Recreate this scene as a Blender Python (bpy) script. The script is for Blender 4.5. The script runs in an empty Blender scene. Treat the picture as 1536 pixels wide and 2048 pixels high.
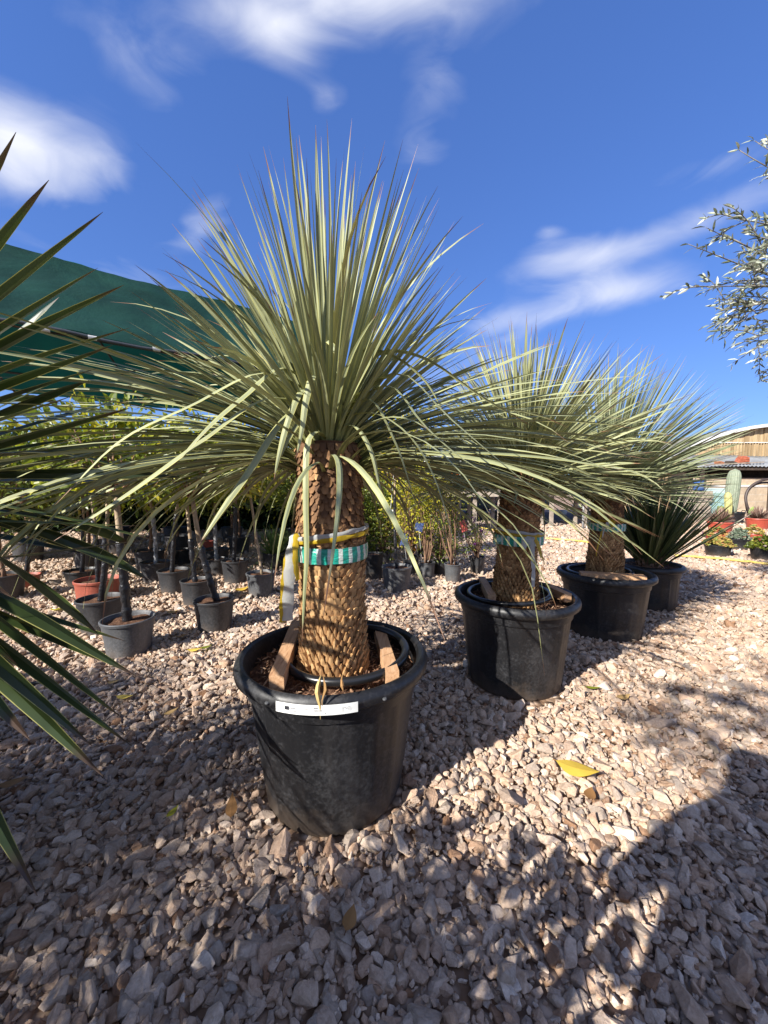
import bpy, bmesh, math, random
import numpy as np
from mathutils import Vector, Matrix, noise as mnoise

scn = bpy.context.scene
COL = scn.collection
PI = math.pi
# ------------------------------------------------------------------ camera
CAM_H = 1.18
PITCH = math.radians(4.0)
FPX = 770.0                                    # focal length in photo pixels (1536 wide)
cam_d = bpy.data.cameras.new('camera')
cam = bpy.data.objects.new('camera', cam_d)
COL.objects.link(cam)
cam.location = (0, 0, CAM_H)
cam.rotation_euler = (PI / 2 - PITCH, 0, 0)
cam_d.sensor_fit = 'HORIZONTAL'
cam_d.sensor_width = 36.0
cam_d.lens = 36.0 * FPX / 1536.0
cam_d.clip_start = 0.02
cam_d.clip_end = 5000
scn.camera = cam
scn.view_settings.view_transform = 'Standard'
scn.view_settings.look = 'None'
scn.view_settings.exposure = 1.12
scn.view_settings.gamma = 1.0
scn.cycles.max_bounces = 6
scn.cycles.diffuse_bounces = 3
scn.cycles.transparent_max_bounces = 8

# ------------------------------------------------------------------ sun and sky
SUN_AZ = math.radians(47.0)                    # shadows run this far right of straight ahead
SUN_EL = math.radians(32.0)
sun_d = bpy.data.lights.new('sun', 'SUN')
sun = bpy.data.objects.new('sun', sun_d)
COL.objects.link(sun)
sdir = Vector((math.sin(SUN_AZ) * math.cos(SUN_EL), math.cos(SUN_AZ) * math.cos(SUN_EL), -math.sin(SUN_EL)))
sun.rotation_euler = sdir.to_track_quat('-Z', 'Y').to_euler()
sun.location = (-4, -4, 6)
sun_d.energy = 5.0
sun_d.angle = math.radians(0.5)
sun_d.color = (1.0, 0.955, 0.88)

def ray(u, v):
    x = (u - 768.0) / FPX
    y = (1024.0 - v) / FPX
    return Vector((x, math.cos(PITCH) + y * math.sin(PITCH), -math.sin(PITCH) + y * math.cos(PITCH)))

def P(u, v, Y):
    r = ray(u, v)
    t = Y / r.y
    return Vector((r.x * t, Y, CAM_H + r.z * t))

def G(u, v, z=0.0):
    r = ray(u, v)
    t = (z - CAM_H) / r.z
    return Vector((r.x * t, r.y * t, z))

world = bpy.data.worlds.new('World')
scn.world = world
world.use_nodes = True
wt = world.node_tree
wt.nodes.clear()

def wn(t, **kw):
    n = wt.nodes.new(t)
    for k, v in kw.items():
        setattr(n, k, v)
    return n

def wlink(a, b):
    wt.links.new(a, b)

def wmath(op, a, b=None, c=None, clamp=False):
    n = wn('ShaderNodeMath', operation=op, use_clamp=clamp)
    for i, x in enumerate((a, b, c)):
        if x is None:
            continue
        if isinstance(x, (int, float)):
            n.inputs[i].default_value = x
        else:
            wlink(x, n.inputs[i])
    return n.outputs[0]

sky = wn('ShaderNodeTexSky', sky_type='NISHITA')
sky.sun_disc = False
sky.sun_elevation = SUN_EL
sky.sun_rotation = SUN_AZ + PI
sky.air_density = 1.0
sky.dust_density = 0.1
sky.ozone_density = 3.0
sky.altitude = 100
geo = wn('ShaderNodeTexCoord')
vdir = geo.outputs['Generated']

def wdot(vec, axis):
    n = wn('ShaderNodeVectorMath', operation='DOT_PRODUCT')
    wlink(vec, n.inputs[0])
    n.inputs[1].default_value = axis
    return n.outputs['Value']

# soft drifting clouds: each a patch of sky broken up by stretched noise
mp = wn('ShaderNodeMapping')
mp.inputs['Scale'].default_value = (0.8, 1.2, 1.9)
mp.inputs['Rotation'].default_value = (0.2, 0.5, 0.3)
wlink(vdir, mp.inputs['Vector'])
nz = wn('ShaderNodeTexNoise')
nz.inputs['Scale'].default_value = 3.2
nz.inputs['Detail'].default_value = 6
nz.inputs['Roughness'].default_value = 0.5
nz.inputs['Distortion'].default_value = 0.5
wlink(mp.outputs[0], nz.inputs['Vector'])
nz2 = wn('ShaderNodeTexNoise')
nz2.inputs['Scale'].default_value = 8.5
nz2.inputs['Detail'].default_value = 8
nz2.inputs['Distortion'].default_value = 0.8
wlink(mp.outputs[0], nz2.inputs['Vector'])
nfac = wmath('ADD', wmath('MULTIPLY', nz.outputs['Fac'], 1.4), wmath('MULTIPLY', nz2.outputs['Fac'], 0.7))
total = None
#        u    v   ru   rv  rot  strength
CLOUDS = [(640, -10, 190, 55, -4, .95), (820, -70, 220, 60, 0, 1.1), (560, 75, 70, 40, 25, .75), (480, 30, 120, 40, 10, .7), (85, 335, 100, 66, 14, 1.1), (-10, 235, 100, 46, 25, .95), (0, 330, 80, 60, 0, .75), (190, 300, 60, 60, 40, .5),
          (400, 455, 70, 30, -25, .85), (655, 197, 38, 22, 0, .62), (850, 285, 45, 24, 0, .45), (1105, 522, 85, 30, -12, 1.1), (1255, 580, 85, 26, -14, 1.15), (1270, 485, 120, 24, -18, .9), (1180, 560, 60, 30, -16, .8),
          (1500, 390, 80, 30, -25, .85), (1440, 330, 120, 24, -20, .5), (1020, 640, 90, 28, -10, 1.05), (1095, 465, 28, 14, 0, .62), (330, 590, 200, 70, 15, .62), (900, 740, 260, 45, 0, .7), (300, 130, 120, 60, 30, .55), (860, 200, 60, 120, 30, .4)]
# unseen bigger ones added behind the camera for neutral fill light: direction, width, height
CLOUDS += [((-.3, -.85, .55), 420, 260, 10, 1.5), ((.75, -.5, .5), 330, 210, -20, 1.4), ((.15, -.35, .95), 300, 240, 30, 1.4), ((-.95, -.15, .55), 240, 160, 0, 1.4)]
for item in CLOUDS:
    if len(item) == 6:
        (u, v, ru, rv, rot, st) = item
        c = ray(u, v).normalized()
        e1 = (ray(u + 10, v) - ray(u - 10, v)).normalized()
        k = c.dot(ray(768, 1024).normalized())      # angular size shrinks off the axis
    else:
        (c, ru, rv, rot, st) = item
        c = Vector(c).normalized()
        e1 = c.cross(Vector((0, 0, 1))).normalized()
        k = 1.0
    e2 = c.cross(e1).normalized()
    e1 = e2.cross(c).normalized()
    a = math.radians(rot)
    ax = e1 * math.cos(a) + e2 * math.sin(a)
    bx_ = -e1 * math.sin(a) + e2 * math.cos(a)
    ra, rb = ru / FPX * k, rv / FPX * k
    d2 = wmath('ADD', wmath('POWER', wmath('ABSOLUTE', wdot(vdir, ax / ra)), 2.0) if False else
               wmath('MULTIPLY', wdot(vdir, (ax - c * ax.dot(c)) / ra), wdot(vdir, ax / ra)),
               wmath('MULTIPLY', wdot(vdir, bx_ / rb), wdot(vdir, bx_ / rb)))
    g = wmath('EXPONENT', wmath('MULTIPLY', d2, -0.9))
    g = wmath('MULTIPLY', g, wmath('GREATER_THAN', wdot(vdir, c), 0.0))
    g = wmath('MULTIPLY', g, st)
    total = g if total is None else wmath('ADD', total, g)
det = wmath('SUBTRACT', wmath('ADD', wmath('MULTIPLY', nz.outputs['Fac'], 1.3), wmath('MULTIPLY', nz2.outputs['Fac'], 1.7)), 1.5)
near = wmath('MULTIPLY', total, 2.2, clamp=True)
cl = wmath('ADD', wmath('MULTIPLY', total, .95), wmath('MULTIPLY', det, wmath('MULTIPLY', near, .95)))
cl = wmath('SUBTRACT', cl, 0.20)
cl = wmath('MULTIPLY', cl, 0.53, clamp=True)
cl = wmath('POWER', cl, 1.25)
hs = wn('ShaderNodeHueSaturation')
hs.inputs['Hue'].default_value = 0.515
hs.inputs['Saturation'].default_value = 1.2
hs.inputs['Value'].default_value = 1.15
wlink(sky.outputs[0], hs.inputs['Color'])
gm = wn('ShaderNodeGamma')
gm.inputs['Gamma'].default_value = 0.56
wlink(hs.outputs[0], gm.inputs['Color'])
gs = wn('ShaderNodeMixRGB', blend_type='MULTIPLY')
gs.inputs[0].default_value = 1.0
wlink(gm.outputs[0], gs.inputs[1])
gs.inputs[2].default_value = (.57, .825, 1.35, 1)
mixc = wn('ShaderNodeMixRGB')
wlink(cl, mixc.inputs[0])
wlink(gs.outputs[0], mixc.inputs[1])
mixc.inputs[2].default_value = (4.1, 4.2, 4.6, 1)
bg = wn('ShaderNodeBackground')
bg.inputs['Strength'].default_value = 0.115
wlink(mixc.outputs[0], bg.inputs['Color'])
wo = wn('ShaderNodeOutputWorld')
wlink(bg.outputs[0], wo.inputs['Surface'])

# ------------------------------------------------------------------ helpers
def tag(o, label=None, cat=None, group=None, kind=None):
    if label: o['label'] = label
    if cat: o['category'] = cat
    if group: o['group'] = group
    if kind: o['kind'] = kind
    return o

def empty(name, loc, rz=0.0):
    o = bpy.data.objects.new(name, None)
    o.empty_display_size = 0.1
    o.location = loc
    o.rotation_euler = (0, 0, rz)
    COL.objects.link(o)
    return o

class MB:
    """collects geometry (with three per-vertex numbers) for ONE mesh object"""
    def __init__(s):
        s.v, s.f, s.al, s.ac, s.rn, s.n, s.mi = [], [], [], [], [], 0, []

    def add(s, V, F, along=0.0, across=0.0, rnd=0.0, mi=0):
        V = np.asarray(V, dtype=float).reshape(-1, 3)
        k = len(V)
        s.v.append(V)
        n = s.n
        s.f.extend([tuple(i + n for i in f) for f in F])
        s.mi.extend([mi] * len(F))
        for lst, val in ((s.al, along), (s.ac, across), (s.rn, rnd)):
            lst.append(np.broadcast_to(np.asarray(val, dtype=float), (k,)))
        s.n += k

    def build(s, name, mats, parent=None, smooth=False, loc=None):
        me = bpy.data.meshes.new(name)
        V = np.concatenate(s.v) if s.v else np.zeros((0, 3))
        me.from_pydata(V.tolist(), [], s.f)
        for nm, lst in (('along', s.al), ('across', s.ac), ('rnd', s.rn)):
            at = me.attributes.new(nm, 'FLOAT', 'POINT')
            at.data.foreach_set('value', np.concatenate(lst).astype(np.float32))
        if not isinstance(mats, (list, tuple)):
            mats = [mats]
        for m in mats:
            me.materials.append(m)
        if len(mats) > 1:
            me.polygons.foreach_set('material_index', s.mi)
        if smooth:
            me.polygons.foreach_set('use_smooth', [True] * len(me.polygons))
        me.update()
        o = bpy.data.objects.new(name, me)
        COL.objects.link(o)
        if parent is not None:
            o.parent = parent
        if loc is not None:
            o.location = loc
        return o

    # --- shapes
    def box(s, c, size, rot=None, rnd=0.0, mi=0, taper=1.0):
        x, y, z = [q / 2 for q in size]
        V = [Vector((sx * x * (taper if sz > 0 else 1), sy * y * (taper if sz > 0 else 1), sz * z)) for sz in (-1, 1) for sy in (-1, 1) for sx in (-1, 1)]
        if rot is not None:
            V = [rot @ q for q in V]
        c = Vector(c)
        s.add([c + q for q in V], [(0, 2, 3, 1), (4, 5, 7, 6), (0, 1, 5, 4), (2, 6, 7, 3), (0, 4, 6, 2), (1, 3, 7, 5)], rnd=rnd, mi=mi)

    def bar(s, a, b, w, h, rnd=0.0, mi=0):
        a, b = Vector(a), Vector(b)
        d = b - a
        q = d.to_track_quat('X', 'Z').to_matrix()
        s.box((a + b) / 2, (d.length, w, h), q, rnd, mi)

    def lathe(s, prof, seg=48, c=(0, 0, 0), mi=0, cap=False, rnd=0.0, squash=None):
        n = len(prof)
        V = []
        for (r, z) in prof:
            for k in range(seg):
                a = 2 * PI * k / seg
                V.append((c[0] + r * math.cos(a), c[1] + r * math.sin(a), c[2] + z))
        F = []
        for i in range(n - 1):
            for k in range(seg):
                k2 = (k + 1) % seg
                F.append((i * seg + k, i * seg + k2, (i + 1) * seg + k2, (i + 1) * seg + k))
        if cap:
            F.append(tuple(range(seg))[::-1])
            F.append(tuple((n - 1) * seg + k for k in range(seg)))
        s.add(V, F, rnd=rnd, mi=mi)

    def tube(s, pts, radii, seg=8, mi=0, rnd=0.0, closed=False, cap=True):
        pts = [Vector(p) for p in pts]
        n = len(pts)
        if isinstance(radii, (int, float)):
            radii = [radii] * n
        V, F, A = [], [], []
        prev = None
        for i in range(n):
            if closed:
                t = pts[(i + 1) % n] - pts[i - 1]
            else:
                t = pts[min(i + 1, n - 1)] - pts[max(i - 1, 0)]
            t.normalize()
            ref = prev if prev is not None else (Vector((0, 0, 1)) if abs(t.z) < .9 else Vector((1, 0, 0)))
            nrm = (ref - t * ref.dot(t))
            if nrm.length < 1e-6:
                nrm = t.orthogonal()
            nrm.normalize()
            prev = nrm
            b = t.cross(nrm)
            for k in range(seg):
                a = 2 * PI * k / seg
                V.append(pts[i] + (nrm * math.cos(a) + b * math.sin(a)) * radii[i])
                A.append(i / max(1, n - 1))
        m = n if closed else n - 1
        for i in range(m):
            i2 = (i + 1) % n
            for k in range(seg):
                k2 = (k + 1) % seg
                F.append((i * seg + k, i * seg + k2, i2 * seg + k2, i2 * seg + k))
        if cap and not closed:
            F.append(tuple(range(seg))[::-1])
            F.append(tuple((n - 1) * seg + k for k in range(seg)))
        s.add(V, F, along=A, rnd=rnd, mi=mi)

    def leaf(s, pts, wid, side, fold=0.25, twist=0.0, rnd=0.5, mi=0):
        """strip of three vertices across along a path; fold raises the edges"""
        pts = np.asarray([tuple(p) for p in pts], dtype=float)
        n = len(pts)
        T = np.gradient(pts, axis=0)
        T /= np.linalg.norm(T, axis=1)[:, None] + 1e-9
        side = np.asarray(tuple(side), dtype=float)
        V = np.zeros((n, 3, 3))
        sd = side
        for i in range(n):
            sd = sd - T[i] * sd.dot(T[i])
            L = np.linalg.norm(sd)
            if L < 1e-4:
                sd = np.cross(T[i], (0.3, 0.5, 0.8))
                L = np.linalg.norm(sd)
            sd = sd / L
            nn = np.cross(sd, T[i])
            a = twist * i / (n - 1)
            s2 = sd * math.cos(a) + nn * math.sin(a)
            n2 = np.cross(s2, T[i])
            w = wid[i]
            V[i, 0] = pts[i] - s2 * w + n2 * w * fold
            V[i, 1] = pts[i]
            V[i, 2] = pts[i] + s2 * w + n2 * w * fold
        F = []
        for i in range(n - 1):
            a, b = i * 3, i * 3 + 3
            F.append((a, a + 1, b + 1, b))
            F.append((a + 1, a + 2, b + 2, b + 1))
        al = np.repeat(np.linspace(0, 1, n), 3)
        ac = np.tile([-1.0, 0.0, 1.0], n)
        s.add(V.reshape(-1, 3), F, along=al, across=ac, rnd=rnd, mi=mi)

def smooth_path(pts, n=14):
    """Catmull-Rom through a few points"""
    pts = [Vector(p) for p in pts]
    pp = [pts[0] * 2 - pts[1]] + pts + [pts[-1] * 2 - pts[-2]]
    out = []
    m = len(pts) - 1
    for i in range(n):
        q = i / (n - 1) * m
        k = min(int(q), m - 1)
        t = q - k
        a, b, c, d = pp[k], pp[k + 1], pp[k + 2], pp[k + 3]
        out.append(0.5 * ((2 * b) + (c - a) * t + (2 * a - 5 * b + 4 * c - d) * t * t + (3 * b - a - 3 * c + d) * t ** 3))
    return out

# ------------------------------------------------------------------ materials
def material(name):
    m = bpy.data.materials.new(name)
    m.use_nodes = True
    nt = m.node_tree
    nt.nodes.clear()
    out = nt.nodes.new('ShaderNodeOutputMaterial')
    return m, nt, out

class NT:
    def __init__(s, nt): s.nt = nt
    def n(s, t, **kw):
        x = s.nt.nodes.new(t)
        for k, v in kw.items(): setattr(x, k, v)
        return x
    def l(s, a, b): s.nt.links.new(a, b)
    def attr(s, name): return s.n('ShaderNodeAttribute', attribute_name=name).outputs['Fac']
    def ramp(s, fac, stops, interp='LINEAR'):
        r = s.n('ShaderNodeValToRGB')
        r.color_ramp.interpolation = interp
        el = r.color_ramp.elements
        while len(el) < len(stops): el.new(0.5)
        for e, (p, c) in zip(el, stops):
            e.position = p
            e.color = (c[0], c[1], c[2], 1)
        s.l(fac, r.inputs[0])
        return r.outputs[0]
    def noise(s, scale, detail=4, rough=.55, vec=None, dist=0.0, out='Fac'):
        x = s.n('ShaderNodeTexNoise')
        x.inputs['Scale'].default_value = scale
        x.inputs['Detail'].default_value = detail
        x.inputs['Roughness'].default_value = rough
        x.inputs['Distortion'].default_value = dist
        if vec is not None: s.l(vec, x.inputs['Vector'])
        return x.outputs[out]
    def coord(s, kind='Object', scale=None):
        c = s.n('ShaderNodeTexCoord').outputs[kind]
        if scale is not None:
            m = s.n('ShaderNodeMapping')
            m.inputs['Scale'].default_value = scale
            s.l(c, m.inputs['Vector'])
            c = m.outputs[0]
        return c
    def math(s, op, a, b=None, clamp=False):
        x = s.n('ShaderNodeMath', operation=op, use_clamp=clamp)
        for i, q in enumerate((a, b)):
            if q is None: continue
            if isinstance(q, (int, float)): x.inputs[i].default_value = q
            else: s.l(q, x.inputs[i])
        return x.outputs[0]
    def mix(s, fac, a, b, blend='MIX'):
        x = s.n('ShaderNodeMixRGB', blend_type=blend)
        for i, q in enumerate((fac, a, b)):
            if isinstance(q, (int, float)): x.inputs[i].default_value = q
            elif isinstance(q, (tuple, list)): x.inputs[i].default_value = (q[0], q[1], q[2], 1)
            else: s.l(q, x.inputs[i])
        return x.outputs[0]
    def bump(s, h, strength=.5, dist=.01):
        x = s.n('ShaderNodeBump')
        x.inputs['Strength'].default_value = strength
        x.inputs['Distance'].default_value = dist
        s.l(h, x.inputs['Height'])
        return x.outputs[0]
    def bsdf(s, color, rough=.6, spec=.4, normal=None, metal=0.0):
        b = s.n('ShaderNodeBsdfPrincipled')
        if isinstance(color, (tuple, list)): b.inputs['Base Color'].default_value = (*color[:3], 1)
        else: s.l(color, b.inputs['Base Color'])
        if isinstance(rough, (int, float)): b.inputs['Roughness'].default_value = rough
        else: s.l(rough, b.inputs['Roughness'])
        b.inputs['Specular IOR Level'].default_value = spec
        b.inputs['Metallic'].default_value = metal
        if normal is not None: s.l(normal, b.inputs['Normal'])
        return b.outputs[0]

def simple(name, col, rough=.6, spec=.4, var=.25, scale=12.0, bump=0.0, bscale=60.0):
    m, nt, out = material(name)
    k = NT(nt)
    co = k.coord()
    f = k.noise(scale, 5, vec=co)
    lo = [c * (1 - var) for c in col]
    hi = [min(1, c * (1 + var)) for c in col]
    c = k.ramp(f, [(.3, lo), (.7, hi)])
    nrm = k.bump(k.noise(bscale, 4, vec=co), bump, .01) if bump else None
    k.l(k.bsdf(c, rough, spec, nrm), out.inputs[0])
    return m

def leafmat(name, stops_rnd, tip=None, edge=None, base=None, rough=.45, spec=.4, trans=.25, tipstart=.9, edge_at=.6, streak=0.0):
    """leaf blade: colour by leaf, along and across the blade; some light passes through"""
    m, nt, out = material(name)
    k = NT(nt)
    al, ac, rn = k.attr('along'), k.attr('across'), k.attr('rnd')
    c = k.ramp(rn, stops_rnd)
    nz = k.noise(9, 3, vec=k.coord())
    c = k.mix(.35, c, k.mix(1.0, c, k.ramp(nz, [(.3, (.55, .55, .55)), (.7, (1.35, 1.35, 1.3))]), 'MULTIPLY'))
    aab = k.math('ABSOLUTE', ac)
    if streak:
        st = k.noise(3.0, 2, vec=None)
    if edge is not None:
        f = k.ramp(aab, [(edge_at, (0, 0, 0)), (min(1, edge_at + .12), (1, 1, 1))])
        c = k.mix(f, c, edge)
    if base is not None:
        f = k.ramp(al, [(0.0, (1, 1, 1)), (.22, (0, 0, 0))])
        c = k.mix(f, c, base)
    if tip is not None:
        q = k.math('ADD', al, k.math('MULTIPLY', k.math('SUBTRACT', rn, .5), .10))
        f = k.ramp(q, [(tipstart - .015, (0, 0, 0)), (tipstart + .02, (1, 1, 1))])
        c = k.mix(f, c, tip)
    b = k.bsdf(c, rough, spec)
    if trans > 0:
        t = k.n('ShaderNodeBsdfTranslucent')
        k.l(k.mix(.5, c, k.mix(1.0, c, (1.25, 1.2, .5), 'MULTIPLY')), t.inputs['Color'])
        mx = k.n('ShaderNodeMixShader')
        mx.inputs[0].default_value = trans
        k.l(b, mx.inputs[1]); k.l(t.outputs[0], mx.inputs[2])
        b = mx.outputs[0]
    k.l(b, out.inputs[0])
    return m

def stone_mat():
    m, nt, out = material('limestone')
    k = NT(nt)
    r = k.n('ShaderNodeObjectInfo').outputs['Random']
    c = k.ramp(r, [(0, (.36, .335, .315)), (.2, (.50, .44, .395)), (.36, (.45, .345, .275)), (.5, (.66, .62, .58)), (.62, (.52, .41, .33)),
                   (.74, (.33, .315, .31)), (.84, (.58, .48, .40)), (.93, (.26, .165, .11)), (1, (.72, .70, .68))])
    co = k.coord()
    n1 = k.noise(1.6, 5, .6, vec=co, dist=.6)
    n2 = k.noise(5.0, 5, .65, vec=co)
    c = k.mix(.85, c, k.mix(1.0, c, k.ramp(n1, [(.3, (.68, .62, .57)), (.5, (1, 1, 1)), (.75, (1.15, 1.15, 1.15))]), 'MULTIPLY'))
    c = k.mix(.5, c, k.mix(1.0, c, k.ramp(n2, [(.35, (.75, .72, .7)), (.65, (1.12, 1.12, 1.12))]), 'MULTIPLY'))
    c = k.mix(1.0, c, (1.0, .88, .755), 'MULTIPLY')
    nrm = k.bump(n2, .35, .12)
    k.l(k.bsdf(c, .85, .2, nrm), out.inputs[0])
    return m

def ground_mat():
    m, nt, out = material('gravel_bed')
    k = NT(nt)
    co = k.coord('Object')
    def layer(scale):
        v = k.n('ShaderNodeTexVoronoi')
        v.inputs['Scale'].default_value = scale
        v.inputs['Randomness'].default_value = 1.0
        k.l(co, v.inputs['Vector'])
        sep = k.n('ShaderNodeSeparateColor')
        k.l(v.outputs['Color'], sep.inputs[0])
        return sep.outputs[0], v.outputs['Distance']
    cr, d = layer(24.0)
    c = k.ramp(cr, [(0, (.34, .29, .26)), (.3, (.48, .41, .36)), (.55, (.44, .34, .27)), (.8, (.58, .53, .49)), (1, (.40, .32, .27))])
    big = k.noise(.35, 4, vec=co)
    c = k.mix(.5, c, k.mix(1.0, c, k.ramp(big, [(.35, (.86, .82, .78)), (.65, (1.1, 1.08, 1.06))]), 'MULTIPLY'))
    gap = k.ramp(d, [(.35, (1, 1, 1)), (.62, (.42, .36, .31))])
    c = k.mix(1.0, c, gap, 'MULTIPLY')
    c = k.mix(1.0, c, (1.0, .88, .755), 'MULTIPLY')
    inv = k.math('SUBTRACT', 1.0, d)
    nrm = k.bump(inv, .9, .03)
    k.l(k.bsdf(c, .9, .15, nrm), out.inputs[0])
    return m

def plastic(name, col, scuff=.5, rough=.42):
    m, nt, out = material(name)
    k = NT(nt)
    co = k.coord()
    n1 = k.noise(3.0, 6, .65, vec=co)
    n2 = k.noise(70.0, 3, .7, vec=co)
    n3 = k.noise(10.0, 5, .6, vec=k.coord('Object', (1, 1, .18)))
    dust = k.math('MULTIPLY', k.math('MULTIPLY', n1, n2), 1.0)
    f = k.ramp(dust, [(.22, (0, 0, 0)), (.42, (scuff, scuff, scuff))])
    light = [min(1, c * 3.0 + .026) for c in col]
    c = k.mix(f, col, light)
    f2 = k.ramp(n3, [(.55, (0, 0, 0)), (.75, (.45, .45, .45))])
    c = k.mix(f2, c, [min(1, q * 2.2 + .02) for q in (col[0] * 1.2, col[1], col[2] * .85)])
    sz = k.n('ShaderNodeSeparateXYZ')
    k.l(co, sz.inputs[0])
    mud = k.math('ADD', sz.outputs['Z'], k.math('MULTIPLY', k.noise(11, 5, .7, vec=co), .26))
    f3 = k.ramp(mud, [(.11, (.55, .55, .55)), (.24, (0, 0, 0))])
    c = k.mix(f3, c, (.15, .11, .08))
    ro = k.ramp(n1, [(.3, (rough - .08,) * 3), (.7, (rough + .18,) * 3)])
    nrm = k.bump(k.mix(.5, n2, n3), .18, .004)
    k.l(k.bsdf(c, ro, .5, nrm), out.inputs[0])
    return m

def soil_mat():
    m, nt, out = material('soil')
    k = NT(nt)
    co = k.coord()
    n1 = k.noise(55, 5, .7, vec=co)
    n2 = k.noise(14, 4, .6, vec=co)
    c = k.ramp(n1, [(.25, (.03, .017, .012)), (.5, (.10, .052, .033)), (.68, (.20, .115, .07)), (.8, (.36, .25, .16))])
    k.l(k.bsdf(c, .95, .1, k.bump(k.mix(.5, n1, n2), 1.0, .02)), out.inputs[0])
    return m

def bark_scale_mat():
    m, nt, out = material('leaf_base_scales')
    k = NT(nt)
    al, rn = k.attr('along'), k.attr('rnd')
    c = k.ramp(rn, [(0, (.12, .066, .034)), (.35, (.27, .155, .075)), (.7, (.40, .25, .12)), (1, (.55, .37, .19))])
    co = k.coord('Object', (1, 1, .5))
    n = k.noise(80, 4, .6, vec=co)
    c = k.mix(.6, c, k.mix(1.0, c, k.ramp(n, [(.3, (.55, .5, .45)), (.7, (1.3, 1.25, 1.2))]), 'MULTIPLY'))
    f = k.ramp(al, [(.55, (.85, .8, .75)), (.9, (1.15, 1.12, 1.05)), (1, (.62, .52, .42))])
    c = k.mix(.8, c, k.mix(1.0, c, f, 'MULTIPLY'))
    k.l(k.bsdf(c, .75, .25, k.bump(n, .35, .004)), out.inputs[0])
    return m

def bark_mat(name, a, b, scale=(1, 1, .25), rough=.85):
    m, nt, out = material(name)
    k = NT(nt)
    n = k.noise(28, 5, .6, vec=k.coord('Object', scale))
    k.l(k.bsdf(k.ramp(n, [(.3, a), (.7, b)]), rough, .2, k.bump(n, .6, .01)), out.inputs[0])
    return m

def wood_mat():
    m, nt, out = material('sawn_wood')
    k = NT(nt)
    n = k.noise(14, 5, .6, vec=k.coord('Object', (6, .6, 6)), dist=1.2)
    c = k.ramp(n, [(.25, (.30, .15, .075)), (.5, (.48, .28, .15)), (.75, (.58, .38, .23))])
    k.l(k.bsdf(c, .7, .25, k.bump(n, .3, .004)), out.inputs[0])
    return m

def stripe_tape():
    m, nt, out = material('striped_tape')
    k = NT(nt)
    al, ac = k.attr('along'), k.attr('across')
    w = k.math('ADD', k.math('MULTIPLY', al, 23.0), k.math('MULTIPLY', k.noise(6, 2, vec=k.coord()), .25))
    fr = k.math('FRACT', w)
    f = k.ramp(fr, [(.0, (1, 1, 1)), (.56, (1, 1, 1)), (.6, (0, 0, 0)), (.97, (0, 0, 0)), (1, (1, 1, 1))])
    c = k.mix(f, (.52, .57, .52), (.012, .27, .20))
    n = k.noise(26, 4, vec=k.coord('Object', (1, 1, 3.5)))
    c = k.mix(.5, c, k.mix(1.0, c, k.ramp(n, [(.3, (.6, .6, .6)), (.7, (1.25, 1.25, 1.25))]), 'MULTIPLY'))
    k.l(k.bsdf(c, .28, .5, k.bump(n, .7, .01)), out.inputs[0])
    return m

def film(name, col, trans=.35, rough=.35):
    m, nt, out = material(name)
    k = NT(nt)
    n = k.noise(30, 4, vec=k.coord())
    b = k.bsdf(k.ramp(n, [(.3, [c * .75 for c in col]), (.7, col)]), rough, .4, k.bump(n, .4, .008))
    t = k.n('ShaderNodeBsdfTranslucent')
    t.inputs['Color'].default_value = (*col, 1)
    mx = k.n('ShaderNodeMixShader')
    mx.inputs[0].default_value = trans
    k.l(b, mx.inputs[1]); k.l(t.outputs[0], mx.inputs[2])
    k.l(mx.outputs[0], out.inputs[0])
    return m

def net_mat(name, col, trans=.4, weave=160.0, tcol=None):
    m, nt, out = material(name)
    k = NT(nt)
    co = k.coord()
    n = k.noise(1.2, 5, .6, vec=co, dist=.4)
    n2 = k.noise(weave, 2, vec=co)
    c = k.ramp(n, [(.3, [q * .72 for q in col]), (.7, [q * 1.28 for q in col])])
    c = k.mix(.4, c, k.mix(1.0, c, k.ramp(n2, [(.4, (.7, .7, .7)), (.6, (1.2, 1.2, 1.2))]), 'MULTIPLY'))
    b = k.bsdf(c, .6, .2, k.bump(n, .6, .08))
    t = k.n('ShaderNodeBsdfTranslucent')
    t.inputs['Color'].default_value = (*(tcol or col), 1)
    mx = k.n('ShaderNodeMixShader')
    mx.inputs[0].default_value = trans
    k.l(b, mx.inputs[1]); k.l(t.outputs[0], mx.inputs[2])
    k.l(mx.outputs[0], out.inputs[0])
    return m

M = {}
M['stone'] = stone_mat()
M['ground'] = ground_mat()
M['pot'] = plastic('black_plastic', (.008, .008, .009), .85)
M['smallpot'] = plastic('small_black_plastic', (.022, .022, .024), .6, .5)
M['potgrey'] = plastic('grey_black_plastic', (.062, .064, .068), .5, .5)
M['terracotta'] = plastic('terracotta_plastic', (.25, .06, .035), .2, .5)
M['redplastic'] = plastic('red_plastic', (.30, .052, .03), .2, .45)
M['ring'] = simple('black_pipe', (.012, .012, .013), .28, .5, .2)
M['soil'] = soil_mat()
M['chips'] = leafmat('bark_chips', [(0, (.06, .03, .02)), (.5, (.19, .10, .06)), (1, (.42, .28, .18))], rough=.9, spec=.1, trans=0)
M['scales'] = bark_scale_mat()
M['wood'] = wood_mat()
M['tape'] = stripe_tape()
M['white_film'] = film('white_ribbon', (.55, .57, .56), .4)
M['yellow_film'] = film('yellow_ribbon', (.62, .43, .03), .4)
M['palm'] = leafmat('palm_blade', [(0, (.15, .168, .09)), (.45, (.26, .278, .15)), (.8, (.355, .37, .205)), (1, (.47, .42, .17))],
                    tip=(.20, .105, .06), edge=(.44, .41, .13), base=(.30, .31, .11), rough=.50, spec=.3, trans=.07, tipstart=.935, edge_at=.8)
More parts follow.
